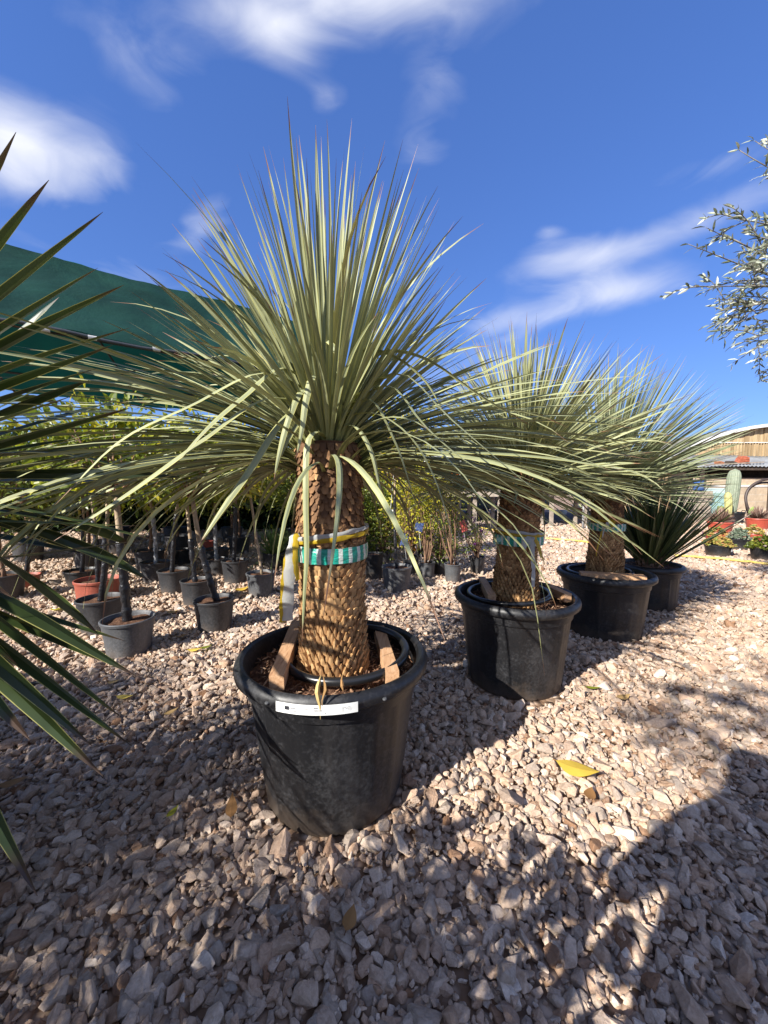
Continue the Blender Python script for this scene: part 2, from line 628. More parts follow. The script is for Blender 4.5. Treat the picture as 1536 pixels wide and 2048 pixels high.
M['palm_blue'] = leafmat('blue_palm_blade', [(0, (.15, .18, .10)), (.5, (.225, .255, .145)), (1, (.33, .35, .19))],
                         tip=(.28, .20, .11), edge=(.30, .31, .14), base=(.23, .25, .10), rough=.50, spec=.3, trans=.07, tipstart=.945, edge_at=.82)
M['yucca'] = leafmat('variegated_yucca_blade', [(0, (.016, .028, .009)), (.5, (.03, .048, .013)), (1, (.055, .082, .02))],
                     tip=(.06, .035, .02), edge=(.46, .43, .14), base=(.05, .08, .02), rough=.36, spec=.5, trans=.10, tipstart=.95, edge_at=.86)
M['fan'] = leafmat('dark_fan_blade', [(0, (.035, .055, .018)), (.5, (.07, .105, .035)), (1, (.14, .17, .06))],
                   tip=(.10, .06, .035), edge=(.20, .21, .08), base=(.10, .10, .04), rough=.4, spec=.45, trans=.12, edge_at=.85)
M['citrus'] = leafmat('citrus_leaf', [(0, (.05, .085, .014)), (.35, (.13, .18, .022)), (.7, (.30, .32, .03)), (1, (.56, .44, .035))], rough=.38, spec=.45, trans=.42)
M['citrus_dark'] = leafmat('dark_citrus_leaf', [(0, (.05, .08, .012)), (.6, (.14, .18, .025)), (1, (.36, .34, .04))], rough=.4, spec=.45, trans=.3)
M['gold'] = leafmat('golden_shrub_leaf', [(0, (.16, .19, .02)), (.5, (.46, .44, .04)), (1, (.75, .56, .05))], rough=.45, spec=.35, trans=.4)
M['olive'] = leafmat('olive_leaf', [(0, (.13, .16, .10)), (.4, (.27, .30, .22)), (1, (.52, .53, .44))], rough=.45, spec=.35, trans=.15)
M['grassleaf'] = leafmat('clump_leaf', [(0, (.08, .15, .05)), (.6, (.16, .25, .08)), (1, (.30, .36, .12))], rough=.4, spec=.4, trans=.3)
M['hedge'] = leafmat('hedge_leaf', [(0, (.012, .025, .008)), (.6, (.03, .055, .014)), (1, (.07, .11, .025))], rough=.5, spec=.3, trans=.25)
M['succulent'] = leafmat('succulent_leaf', [(0, (.10, .15, .04)), (.4, (.28, .29, .06)), (.75, (.42, .22, .08)), (1, (.50, .36, .12))], rough=.5, spec=.3, trans=.2)
M['grey_succulent'] = leafmat('grey_succulent_leaf', [(0, (.10, .14, .10)), (.6, (.19, .24, .17)), (1, (.32, .30, .22))], rough=.5, spec=.3, trans=.2)
M['spiny'] = leafmat('spiny_leaf', [(0, (.16, .10, .08)), (.6, (.27, .17, .13)), (1, (.36, .27, .22))], rough=.6, spec=.2, trans=.1)
for nm, c in (('orange', (.75, .17, .01)), ('yellowf', (.8, .52, .01)), ('pink', (.70, .10, .22)), ('redf', (.5, .02, .02)), ('bluef', (.09, .16, .55)), ('whitef', (.75, .74, .70)), ('purple', (.20, .05, .22))):
    M[nm] = leafmat(nm + '_petal', [(0, [q * .6 for q in c]), (1, c)], rough=.6, spec=.2, trans=.3)
M['bark'] = bark_mat('tan_bark', (.20, .14, .085), (.44, .34, .23))
M['bark_brown'] = bark_mat('brown_bark', (.12, .07, .045), (.30, .18, .115))
M['bark_olive'] = bark_mat('olive_bark', (.10, .09, .075), (.24, .22, .19))
M['wrap'] = simple('black_wrap', (.015, .015, .017), .3, .5, .4, 25, .9, 40)
M['silver_wrap'] = simple('silver_wrap', (.22, .22, .22), .3, .5, .8, 18, .9, 40)
M['net'] = net_mat('green_shade_net', (.009, .042, .029), .2, tcol=(.018, .09, .066))
M['net_backlit'] = net_mat('backlit_shade_net', (.02, .07, .055), .6, tcol=(.06, .23, .20))  # same net in a lighter colour, painting in the sun shining through
M['net_grey'] = net_mat('grey_shade_net', (.16, .20, .20), .45, tcol=(.25, .30, .30))
M['steel'] = simple('galvanised_steel', (.42, .43, .43), .4, .5, .2)
M['darksteel'] = simple('dark_steel', (.05, .055, .06), .5, .4, .2)
M['clip'] = simple('white_clip', (.5, .5, .48), .4, .4, .1)
M['paper'] = simple('white_label', (.70, .70, .67), .55, .3, .14, 24)
M['ink'] = simple('printed_ink', (.03, .03, .035), .6, .2, .1)
M['greyink'] = simple('grey_ink', (.25, .25, .26), .6, .2, .1)
M['bluelabel'] = simple('blue_card', (.10, .15, .34), .4, .4, 1.0, 70)
M['orangelabel'] = simple('orange_card', (.72, .22, .03), .4, .4, .7, 60)
M['redlabel'] = simple('red_card', (.75, .13, .10), .4, .4, .6, 60)
M['hose'] = simple('yellow_hose', (.50, .37, .09), .45, .4, .15, 20)
M['drip'] = simple('black_hose', (.02, .02, .02), .45, .4, .15, 20)
M['plank_grey'] = simple('weathered_boards', (.30, .25, .20), .85, .2, .35, 8, .4)
M['paving_shadowed'] = simple('shadow_dark_paving', (.09, .085, .09), .9, .15, .3, 6, .4)
M['hill'] = simple('hill_scrub', (.07, .10, .10), .95, .05, .35, .02)
M['tarp_white'] = simple('white_fleece', (.6, .6, .58), .7, .2, .2)
M['block'] = None
M['yleaf'] = leafmat('fallen_yellow_leaf', [(0, (.42, .22, .05)), (.5, (.62, .44, .07)), (1, (.70, .55, .14))], rough=.5, spec=.3, trans=.25)
M['dryleaf'] = leafmat('dry_leaf', [(0, (.16, .07, .025)), (.5, (.36, .20, .08)), (1, (.55, .42, .18))], rough=.7, spec=.2, trans=.2)
M['glass_teal'] = simple('frosted_teal_glass', (.24, .36, .33), .18, .5, .06)
M['cactus'] = None

# ------------------------------------------------------------------ the ground
def build_ground():
    mb = MB()
    xs = np.concatenate([[-600, -200, -60], np.linspace(-24, 28, 40), [60, 200, 600]])
    ys = np.concatenate([[-300, -60, -15], np.linspace(-6, 30, 40), [60, 200, 900]])
    V = [(x, y, 0.0) for y in ys for x in xs]
    nx = len(xs)
    F = [(j * nx + i, j * nx + i + 1, (j + 1) * nx + i + 1, (j + 1) * nx + i) for j in range(len(ys) - 1) for i in range(nx - 1)]
    mb.add(V, F)
    o = mb.build('ground', M['ground'])
    tag(o, kind='structure')
build_ground()

POT_FEET = [(-.197, 1.46, .275), (.78, 2.23, .27), (1.765, 3.04, .26), (2.59, 3.69, .2)]

def build_gravel():
    rng = np.random.default_rng(7)
    random.seed(5)
    protos = bpy.data.collections.new('stone_shapes')
    for i in range(18):
        bm = bmesh.new()
        n = rng.integers(10, 18)
        dims = np.array([rng.uniform(.95, 1.45), rng.uniform(.7, 1.0), rng.uniform(.55, .85)])
        for _ in range(n):
            p = rng.normal(size=3)
            p /= np.linalg.norm(p)
            p = np.sign(p) * np.abs(p) ** .75
            p *= rng.uniform(.82, 1.08)
            bm.verts.new(p * dims)
        r = bmesh.ops.convex_hull(bm, input=bm.verts)
        bmesh.ops.delete(bm, geom=list({g for g in r['geom_interior'] + r['geom_unused'] if isinstance(g, bmesh.types.BMVert)}), context='VERTS')
        bmesh.ops.dissolve_limit(bm, angle_limit=math.radians(12), verts=bm.verts[:], edges=bm.edges[:])
        bmesh.ops.bevel(bm, geom=bm.edges[:], offset=.19, segments=3, profile=.5, affect='EDGES', clamp_overlap=True)
        bmesh.ops.triangulate(bm, faces=[f for f in bm.faces if len(f.verts) > 4])
        for v in bm.verts:
            q = v.co * 2.1 + Vector((i * 7.1, 3.3, i))
            v.co += v.co.normalized() * (mnoise.noise(q) * .06 + mnoise.noise(q * 2.7) * .035)
        me = bpy.data.meshes.new('stone')
        bm.to_mesh(me)
        bm.free()
        me.materials.append(M['stone'])
        protos.objects.link(bpy.data.objects.new('stone', me))
    pts, rot, scl = [], [], []

    def scatter(y0, y1, sp, rmin, rmax, z, zj, jit=.5):
        ys = np.arange(y0, y1, sp * .87)
        for j, y in enumerate(ys):
            w = 1.12 * y + 1.15
            xs = np.arange(-w, w, sp) + (sp / 2 if j % 2 else 0)
            k = len(xs)
            x = xs + rng.normal(size=k) * sp * jit * .5
            yy = y + rng.normal(size=k) * sp * jit * .5
            r = np.exp(rng.normal(math.log((rmin * rmax) ** .5), .38, size=k)).clip(rmin * .55, rmax * 1.5)
            big = rng.random(k) < .035
            r = np.where(big, r * 1.5, r)
            keep = np.ones(k, bool)
            for (px, py, pr) in POT_FEET:
                keep &= (x - px) ** 2 + (yy - py) ** 2 > (pr + .005) ** 2
            for q in np.nonzero(keep)[0]:
                pts.append((x[q], yy[q], z + rng.normal() * zj + r[q] * .18))
                scl.append((r[q] * rng.uniform(.85, 1.15), r[q] * rng.uniform(.85, 1.15), r[q] * rng.uniform(.8, 1.1)))
                rot.append((rng.normal() * .42, rng.normal() * .42, rng.uniform(0, 6.28)))
    scatter(.15, 3.3, .0265, .0105, .0205, .003, .005)
    scatter(.15, 3.3, .048, .0120, .0250, .014, .006, .9)
    scatter(.25, 2.8, .024, .004, .010, .009, .006, 1.2)
    scatter(3.3, 7.0, .037, .013, .026, .004, .006)
    scatter(3.3, 6.0, .070, .015, .028, .016, .007, .9)
    scatter(7.0, 12.5, .066, .022, .040, .004, .006)
    me = bpy.data.meshes.new('gravel')
    me.from_pydata(pts, [], [])
    a = me.attributes.new('rot', 'FLOAT_VECTOR', 'POINT'); a.data.foreach_set('vector', np.array(rot, np.float32).ravel())
    a = me.attributes.new('scl', 'FLOAT_VECTOR', 'POINT'); a.data.foreach_set('vector', np.array(scl, np.float32).ravel())
    a = me.attributes.new('idx', 'INT', 'POINT'); a.data.foreach_set('value', rng.integers(0, 18, len(pts)).astype(np.int32))
    me.materials.append(M['stone'])
    o = bpy.data.objects.new('gravel', me)
    COL.objects.link(o)
    tag(o, 'pale angular limestone gravel covering the whole nursery yard', 'gravel', kind='stuff')
    ng = bpy.data.node_groups.new('gravel_scatter', 'GeometryNodeTree')
    ng.interface.new_socket('Geometry', in_out='INPUT', socket_type='NodeSocketGeometry')
    ng.interface.new_socket('Geometry', in_out='OUTPUT', socket_type='NodeSocketGeometry')
    N = ng.nodes
    gi, go = N.new('NodeGroupInput'), N.new('NodeGroupOutput')
    m2p = N.new('GeometryNodeMeshToPoints')
    iop = N.new('GeometryNodeInstanceOnPoints')
    ci = N.new('GeometryNodeCollectionInfo')
    ci.inputs['Collection'].default_value = protos
    ci.inputs['Separate Children'].default_value = True
    ci.inputs['Reset Children'].default_value = True
    def na(name, t):
        x = N.new('GeometryNodeInputNamedAttribute')
        x.data_type = t
        x.inputs['Name'].default_value = name
        return x.outputs['Attribute']
    L = ng.links
    e2r = N.new('FunctionNodeEulerToRotation')
    L.new(na('rot', 'FLOAT_VECTOR'), e2r.inputs[0])
    L.new(gi.outputs[0], m2p.inputs['Mesh'])
    L.new(m2p.outputs[0], iop.inputs['Points'])
    L.new(ci.outputs[0], iop.inputs['Instance'])
    iop.inputs['Pick Instance'].default_value = True
    L.new(na('idx', 'INT'), iop.inputs['Instance Index'])
    L.new(e2r.outputs[0], iop.inputs['Rotation'])
    L.new(na('scl', 'FLOAT_VECTOR'), iop.inputs['Scale'])
    L.new(iop.outputs[0], go.inputs[0])
    md = o.modifiers.new('scatter', 'NODES')
    md.node_group = ng
build_gravel()

# paving coloured dark for the shadow under the flower tent, low hills behind the trees
mb = MB()
mb.add([(-1.5, 10.2, .03), (3.3, 9.6, .03), (4.9, 11.4, .03), (9, 16, .03), (-2, 18, .03)], [(0, 1, 2, 3, 4)])
tag(mb.build('paving', M['paving_shadowed']), kind='structure')
mb = MB()
hv = []
for i in range(81):
    a = math.radians(-75 + i * 1.9)
    R_ = 420
    h = 26 + 16 * mnoise.noise(Vector((i * .13, 1.7, 0))) + 7 * mnoise.noise(Vector((i * .5, 4.7, 0)))
    h *= max(.12, min(1, (55 - (-75 + i * 1.9)) / 60))
    hv += [(math.sin(a) * R_, math.cos(a) * R_, -1), (math.sin(a) * (R_ + 60), math.cos(a) * (R_ + 60), h), (math.sin(a) * (R_ + 200), math.cos(a) * (R_ + 200), -1)]
mb.add(hv, [f for i in range(80) for f in ((i * 3, i * 3 + 3, i * 3 + 4, i * 3 + 1), (i * 3 + 1, i * 3 + 4, i * 3 + 5, i * 3 + 2))])
tag(mb.build('hills', M['hill'], smooth=True), kind='structure')

# ------------------------------------------------------------------ palms in big pots
def pot_profile(R, H, rb, lip=.055):
    """rolled rim, collar step and tapered body of a nursery pot (outside, then down the inside)"""
    rt = R - .042
    b = lambda z: rb + (rt - rb) * (z / (H - lip))
    return [(0.0, .012), (rb - .03, .012), (rb - .012, .004), (rb, .02), (b(H * .3), H * .3), (b(H * .6), H * .6), (b(H - lip - .055), H - lip - .055),
            (b(H - lip - .05) + .007, H - lip - .050), (b(H - lip) + .008, H - lip), (R - .012, H - lip + .002), (R - .002, H - lip + .012), (R, H - lip + .028), (R - .003, H - .016), (R - .012, H - .004),
            (R - .022, H), (R - .034, H - .006), (R - .040, H - .02), (rt - .008, H - lip), (rt - .02, H - .14)]

def big_pot(root, R, H, rb, mat, seed=0, ribs=8):
    rng = random.Random(seed)
    mb = MB()
    prof = pot_profile(R, H, rb)
    seg = 96
    n = len(prof)
    V = []
    for i, (r, z) in enumerate(prof):
        for k in range(seg):
            a = 2 * PI * k / seg
            q = r
            if 3 <= i <= 6:                      # shallow flat panels between raised seams
                ph = (a * ribs / (2 * PI) + .3) % 1
                q += .006 * max(0, 1 - abs(ph - .5) * 22) - .004 * (1 if .46 > ph > .06 or ph > .54 else 0)
            q += .004 * math.sin(2 * a + seed) * (z / H)      # slightly out of round
            V.append((q * math.cos(a), q * math.sin(a), z))
    F = [(i * seg + k, i * seg + (k + 1) % seg, (i + 1) * seg + (k + 1) % seg, (i + 1) * seg + k) for i in range(n - 1) for k in range(seg)]
    mb.add(V, F)
    o = mb.build('pot', mat, root, smooth=True)
    me = o.data
    bm = bmesh.new(); bm.from_mesh(me)
    for e in bm.edges:
        if len(e.link_faces) == 2 and e.calc_face_angle(0) > math.radians(38):
            e.smooth = False
    bm.to_mesh(me); bm.free()
    return o

def soil_disc(root, R, z, seed=0, chips=260, mat=None):
    rng = random.Random(seed)
    mb = MB()
    rings, seg = 9, 48
    V = [(0, 0, z + .01)]
    for i in range(1, rings + 1):
        for k in range(seg):
            a = 2 * PI * k / seg
            r = R * i / rings
            h = mnoise.noise(Vector((r * math.cos(a) * 14, r * math.sin(a) * 14, seed))) * .012 + mnoise.noise(Vector((r * math.cos(a) * 40, r * math.sin(a) * 40, seed + 5))) * .007
            V.append((r * math.cos(a), r * math.sin(a), z + h - .012 * (i == rings)))
    F = [(0, 1 + k, 1 + (k + 1) % seg) for k in range(seg)]
    for i in range(rings - 1):
        for k in range(seg):
            F.append((1 + i * seg + k, 1 + (i + 1) * seg + k, 1 + (i + 1) * seg + (k + 1) % seg, 1 + i * seg + (k + 1) % seg))
    mb.add(V, F, mi=0)
    for _ in range(chips):
        a, r = rng.uniform(0, 6.28), R * math.sqrt(rng.random()) * .97
        L = rng.uniform(.008, .03)
        d = Vector((rng.uniform(-1, 1), rng.uniform(-1, 1), rng.uniform(-.25, .6))).normalized()
        p = Vector((r * math.cos(a), r * math.sin(a), z + rng.uniform(.0, .014)))
        mb.leaf([p - d * L / 2, p, p + d * L / 2], [.002, rng.uniform(.002, .005), .001], (-d.y, d.x, .2), .5, 0, rng.random(), mi=1)
    return mb.build('soil', [M['soil'], M['chips']], root)

def scaly_trunk(root, z0, z1, r0, r1, lean=(0, 0), seed=0, flip_above=.62, ncirc=34, name='trunk'):
    """stem armoured with cut leaf bases, set in a spiral"""
    rng = random.Random(seed)
    mb = MB()
    H = z1 - z0
    def centre(z):
        t = (z - z0) / H
        return Vector((lean[0] * t * t, lean[1] * t * t, z))
    def rad(z):
        t = (z - z0) / H
        return r0 + (r1 - r0) * t + .008 * math.exp(-t * 14) + .004 * math.sin(t * 9 + seed)
    seg, nr = 40, 30
    V = []
    for i in range(nr):
        z = z0 - .04 + (H + .06) * i / (nr - 1)
        for k in range(seg):
            a = 2 * PI * k / seg
            q = centre(z) + Vector((math.cos(a), math.sin(a), 0)) * (rad(z) - .006)
            V.append(q)
    F = [(i * seg + k, i * seg + (k + 1) % seg, (i + 1) * seg + (k + 1) % seg, (i + 1) * seg + k) for i in range(nr - 1) for k in range(seg)]
    mb.add(V, F, rnd=.0, along=1.0)
    row_h = 2 * PI * r0 / ncirc * .82
    rows = int(H / row_h)
    for j in range(rows + 2):
        zr = z0 - .01 + j * row_h
        t = (zr - z0) / H
        for i in range(ncirc):
            a = 2 * PI * (i + .5 * (j % 2) + .06 * j) / ncirc + rng.uniform(-.022, .022)
            z = zr + rng.uniform(-.13, .13) * row_h
            up = t < flip_above + rng.uniform(-.04, .04)
            w = 2 * PI * rad(z) / ncirc * rng.uniform(.86, 1.04)
            rag = t < .24
            if rag: w *= .72
            l = row_h * rng.uniform(1.25, 1.7) * (1.35 if rag else 1.0)
            out = rng.uniform(.007, .0135) * (1.45 if rag else 1.0) * (r0 / .135)
            if not up: out *= 1.25
            sgn = 1 if up else -1
            e = Vector((-math.sin(a), math.cos(a), 0))
            nrm = Vector((math.cos(a), math.sin(a), 0))
            c = centre(z) + nrm * (rad(z) - .004)
            j1, j2 = rng.uniform(-.1, .1), rng.uniform(.92, 1.12)
            if rag:
                ol = [(-.5, 0), (.5, 0), (.46, .6), (.25, 1.0), (0, 1.15 * j2), (-.25, .95), (-.46, .6)]
            else:
                ol = [(-.5, 0), (.5, 0), (.53, .55), (.34 + j1, .9), (0, 1.0 * j2), (-.34 + j1, .9), (-.53, .55)]
            top, bot = [], []
            for (x, s_) in ol:
                o1 = out * (.25 + .75 * s_)
                bul = .25 * out * (1 - 4 * x * x)
                top.append(c + e * (x * w) + Vector((0, 0, sgn * s_ * l)) + nrm * (o1 + bul))
                bot.append(c + e * (x * w * .9) + Vector((0, 0, sgn * s_ * l * .93)) + nrm * (o1 * .35 - .004))
            mid = c + Vector((0, 0, sgn * .55 * l)) + nrm * (out * .92)
            m = len(ol)
            VV = top + bot + [mid]
            FF = []
            for q in range(m):
                q2 = (q + 1) % m
                FF.append((q, q2, 2 * m))
                FF.append((q, m + q, m + q2, q2))
            al = [s_ for (_, s_) in ol] + [1.0] * m + [.6]
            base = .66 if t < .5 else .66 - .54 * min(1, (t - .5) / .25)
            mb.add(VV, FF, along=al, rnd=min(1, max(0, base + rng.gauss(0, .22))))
    return mb.build(name, M['scales'], root)

LEAFW = (np.array([0, .08, .35, .65, .88, 1.0]), np.array([.95, .72, 1.0, .78, .36, .03]))

def crown(root, c, N, L, thmax, halfw, seed, mat, droop=1.0, front=None, keepfront=.25, extra=(), stiff_top=True, name='crown', thmin=0, lenvar=.14, fold=.35, gap=None, upright=None, prof=LEAFW, frontdeg=50, ring=.10, low=1.0, kink=.05):
    """rosette of long narrow blades; front = azimuth from which the older blades were trimmed"""
    rng = random.Random(seed)
    mb = MB()
    c = Vector(c)
    ga = PI * (3 - math.sqrt(5))
    for i in range(N):
        q = (i + .5) / N
        cm0, cm1 = math.cos(math.radians(thmin)), math.cos(math.radians(thmax))
        th = abs(math.acos(cm0 - q * (cm0 - cm1)) + rng.gauss(0, .05))
        ph = i * ga + rng.uniform(-.12, .12)
        deg = math.degrees(th)
        if front is not None and deg > frontdeg:
            d = abs((ph - front + PI) % (2 * PI) - PI)
            if d < math.radians(62) and rng.random() > keepfront:
                continue
        if gap and gap[0] < deg < gap[1] and rng.random() < gap[2]:
            continue
        Lq = L * rng.uniform(1 - lenvar, 1 + lenvar)
        Lq *= 1 + .17 * mnoise.noise(Vector((math.sin(th) * math.cos(ph) * 2.6 + seed, math.sin(th) * math.sin(ph) * 2.6, math.cos(th) * 2.6)))
        Lq *= np.interp(deg, [0, 62, 78, 120], [1, 1, low, low])
        if upright: Lq *= np.interp(deg, [0, 18, 30, 45, 58, 74, 110], [upright * 1.14, upright * 1.06, upright * .84, upright * .69, .64, 1.0, 1.0])
        if upright and deg < 48: Lq = min(Lq, L * (.85 if deg < 22 else .74))
        if front is not None:
            dd = abs((ph - front + PI) % (2 * PI) - PI)
            Lq *= 1 - .24 * max(0, math.cos(dd)) * math.sin(min(th, 1.57))
        dr = droop * (rng.uniform(.02, .28) + 1.25 * (min(deg, 115) / 100) ** 1.9 * rng.uniform(.45, 1.4))
        if rng.random() < kink and deg > 15: dr += rng.uniform(.25, .95)
        sway = rng.gauss(0, .17)
        n = 12
        pts = []
        rr = ring * math.sin(min(th, 1.5))
        p = c + Vector((rr * math.cos(ph), rr * math.sin(ph), .05 - .17 * q))
        pts.append(p.copy())
        for k in range(1, n):
            s = k / (n - 1)
            al = th * (.5 + .5 * min(1, s / .22)) + dr * s ** 1.7
            al = min(al, math.radians(172))
            a2 = ph + sway * s * s
            p = p + Vector((math.sin(al) * math.cos(a2), math.sin(al) * math.sin(a2), math.cos(al))) * (Lq / (n - 1))
            pts.append(p.copy())
        ss = np.linspace(0, 1, n)
        w = np.interp(ss, *prof) * halfw * rng.uniform(.8, 1.15) * (.9 if deg < 40 else 1.0)
        mb.leaf(pts, w, (-math.sin(ph), math.cos(ph), rng.gauss(0, .15)), fold * rng.uniform(.4, 1.4), rng.gauss(0, .75), min(1, max(0, rng.gauss(.45, .2))))
    for (path, hw, tw) in extra:
        n = 18
        pts = smooth_path(path, n)
        ss = np.linspace(0, 1, n)
        w = np.interp(ss, *prof) * hw
        d = pts[3] - pts[0]
        side = Vector((0, 0, 1)).cross(d)
        if side.length < 1e-3: side = Vector((1, 0, 0))
        side.normalize()
        if side.x < 0: side = -side
        mb.leaf(pts, w, side, .25, tw, rng.uniform(.35, .75))
    return mb.build(name, mat, root, smooth=False)

def band(root, z, h, r, lean, name, mat, tilt=(0, 0), seed=0, wav=.004):
    mb = MB()
    seg = 96
    V, AL, AC = [], [], []
    for j in range(4):
        for k in range(seg + 1):
            a = 2 * PI * k / seg
            wob = wav * mnoise.noise(Vector((math.cos(a) * 3, math.sin(a) * 3, seed + j * .6)))
            rr = r + wob + .002 * (1 if j in (1, 2) else 0)
            zz = z + h * (j / 3 - .5) + tilt[0] * math.cos(a) + tilt[1] * math.sin(a) + 1.2 * wob
            V.append((lean[0] + rr * math.cos(a), lean[1] + rr * math.sin(a), zz))
            AL.append(k / seg); AC.append(j / 3)
    w = seg + 1
    F = [(j * w + k, j * w + k + 1, (j + 1) * w + k + 1, (j + 1) * w + k) for j in range(3) for k in range(seg)]
    mb.add(V, F, along=AL, across=AC)
    return mb.build(name, mat, root, smooth=True)

def ribbon(root, pts, w, mat, name='ribbon_end', twist=.6, side=(1, 0, 0), n=16):
    mb = MB()
    pp = smooth_path(pts, n)
    ww = [w * (.55 if i == 0 else 1.0) * (1 + .15 * math.sin(i * 1.7)) for i in range(n)]
    mb.leaf(pp, ww, side, .3, twist)
    return mb.build(name, mat, root, smooth=True)

# --- the big palm in front
O1 = Vector((-.197, 1.46, 0))
palm1 = empty('potted_palm', O1)
tag(palm1, 'nearest and largest trunked palm in black pot with white label strip on its rim', 'potted palm', 'trunked palms in a row of big black pots')
L1 = lambda u, v, Y: P(u, v, Y) - O1
R1, H1 = .362, .545
pot1 = big_pot(palm1, R1, H1, .262, M['pot'], 1)
soil_disc(palm1, .318, .478, 1, 1500)
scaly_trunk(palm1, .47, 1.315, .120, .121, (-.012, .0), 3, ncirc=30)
EX1 = [
    ([L1(655, 880, 1.40), L1(634, 862, 1.27), L1(614, 890, 1.2), L1(611, 1000, 1.17), L1(613, 1110, 1.16), L1(608, 1200, 1.16), L1(604, 1288, 1.17)], .0098, .5),
    ([L1(600, 805, 1.38), L1(556, 850, 1.24), L1(500, 938, 1.14), L1(450, 1010, 1.08), L1(396, 1092, 1.03)], .0135, .4),
    ([L1(610, 800, 1.36), L1(520, 800, 1.2), L1(400, 882, 1.05), L1(250, 990, .95), L1(104, 1084, .88)], .0135, .3),
    ([L1(620, 780, 1.36), L1(520, 745, 1.2), L1(380, 810, 1.05), L1(240, 880, .96), L1(110, 1010, .9)], .0125, .3),
    ([L1(630, 770, 1.36), L1(560, 735, 1.25), L1(490, 790, 1.12), L1(420, 850, 1.05), L1(340, 940, 1.0)], .0115, .5),
    ([L1(640, 790, 1.38), L1(605, 780, 1.27), L1(580, 830, 1.2), L1(560, 900, 1.17), L1(548, 960, 1.15)], .011, .8),
    ([L1(650, 790, 1.38), L1(628, 750, 1.25), L1(612, 800, 1.2), L1(604, 860, 1.18), L1(592, 920, 1.17)], .0115, .7),
    ([L1(690, 850, 1.40), L1(715, 855, 1.3), L1(742, 900, 1.23), L1(757, 960, 1.2), L1(766, 1022, 1.19)], .0105, .3),
    ([L1(690, 830, 1.40), L1(752, 826, 1.28), L1(820, 870, 1.2), L1(868, 950, 1.15), L1(900, 1050, 1.13), L1(913, 1112, 1.13)], .0115, .5),
    ([L1(690, 820, 1.40), L1(745, 800, 1.3), L1(790, 880, 1.22), L1(815, 950, 1.2), L1(832, 1015, 1.2)], .0105, .5),
    ([L1(700, 810, 1.40), L1(780, 770, 1.28), L1(850, 850, 1.18), L1(930, 920, 1.12), L1(1010, 965, 1.1), L1(1065, 1018, 1.1)], .0115, .4),
    ([L1(700, 800, 1.40), L1(800, 745, 1.25), L1(900, 835, 1.15), L1(1010, 930, 1.1), L1(1100, 1005, 1.08), L1(1190, 1082, 1.07)], .0125, .5),
    ([L1(700, 770, 1.40), L1(760, 705, 1.28), L1(850, 715, 1.2), L1(960, 790, 1.12), L1(1060, 850, 1.1)], .0115, .6),
    ([L1(690, 760, 1.40), L1(725, 700, 1.3), L1(790, 712, 1.24), L1(850, 760, 1.2), L1(890, 830, 1.18)], .0115, .7),
    ([L1(664, 790, 1.40), L1(672, 705, 1.33), L1(655, 680, 1.26), L1(672, 705, 1.23), L1(676, 775, 1.22)], .0105, .3),
    ([L1(640, 830, 1.40), L1(610, 830, 1.3), L1(575, 880, 1.24), L1(545, 950, 1.22)], .010, .6),
]
crown(palm1, (-.012, 0, 1.335), 1080, 1.13, 99, .0088, 11, M['palm'], droop=.52, lenvar=.15, kink=.16, front=-PI / 2 + .12, keepfront=.05, extra=EX1, upright=.80)
band(palm1, .935, .056, .139, (-.006, 0), 'tape', M['tape'], (.0, .004), 1)
band(palm1, 1.003, .016, .143, (-.006, 0), 'ribbon', M['white_film'], (.022, .0), 2)
band(palm1, .988, .016, .142, (-.006, 0), 'ribbon', M['yellow_film'], (.018, .0), 3)
k1 = L1(592, 1066, 1.37)
ribbon(palm1, [k1, L1(582, 1110, 1.34), L1(578, 1170, 1.33), L1(576, 1242, 1.33)], .019, M['white_film'], twist=.5)
ribbon(palm1, [k1, L1(575, 1120, 1.345), L1(568, 1190, 1.335), L1(566, 1245, 1.335)], .013, M['yellow_film'], twist=.7)
ribbon(palm1, [k1, L1(591, 1095, 1.34), L1(592, 1130, 1.33), L1(597, 1160, 1.33)], .010, M['yellow_film'], twist=1.0)
# ring of the smaller pot showing in the soil
mb = MB()
mb.tube([(.05 + .232 * math.cos(a), .012 + .226 * math.sin(a), .532 + .012 * math.sin(a + .6)) for a in np.linspace(0, 2 * PI, 72, endpoint=False)], .0155, 10, closed=True)
mb.build('inner_pot_rim', M['ring'], palm1, smooth=True)
mb = MB(); mb.bar(G(594, 1252, .53) - O1, G(553, 1366, .535) - O1, .048, .052)
mb.build('wooden_slat', M['wood'], palm1)
mb = MB(); mb.bar(G(758, 1262, .515) - O1, G(785, 1357, .52) - O1, .046, .05)
mb.build('wooden_slat', M['wood'], palm1)
# label strip round the front of the rim
def rim_strip(a0, a1, z0, z1, r, mat, name, parent, n=24, off=.0015):
    mb = MB()
    V = []
    for i in range(n + 1):
        a = a0 + (a1 - a0) * i / n
        for z in (z0, z1):
            V.append(((r + off) * math.cos(a), (r + off) * math.sin(a), z))
    mb.add(V, [(2 * i, 2 * i + 2, 2 * i + 3, 2 * i + 1) for i in range(n)])
    return mb.build(name, mat, parent, smooth=True)
A0, A1 = -PI / 2 - .36, -PI / 2 + .33
lab = rim_strip(A0, A1, H1 - .045, H1 - .013, R1 + .003, M['paper'], 'label', pot1)
mbk = MB()
def mark(a0, a1, z0, z1, mi=0):
    V = []
    n = 4
    for i in range(n + 1):
        a = a0 + (a1 - a0) * i / n
        for z in (z0, z1):
            V.append(((R1 + .0062) * math.cos(a), (R1 + .0062) * math.sin(a), z))
    mbk.add(V, [(2 * i, 2 * i + 2, 2 * i + 3, 2 * i + 1) for i in range(n)], mi=mi)
b0 = H1 - .045
for q in range(3):
    mark(A0 + .085 + q * .013, A0 + .096 + q * .013, b0 + .012, b0 + .024)
rg = random.Random(3)
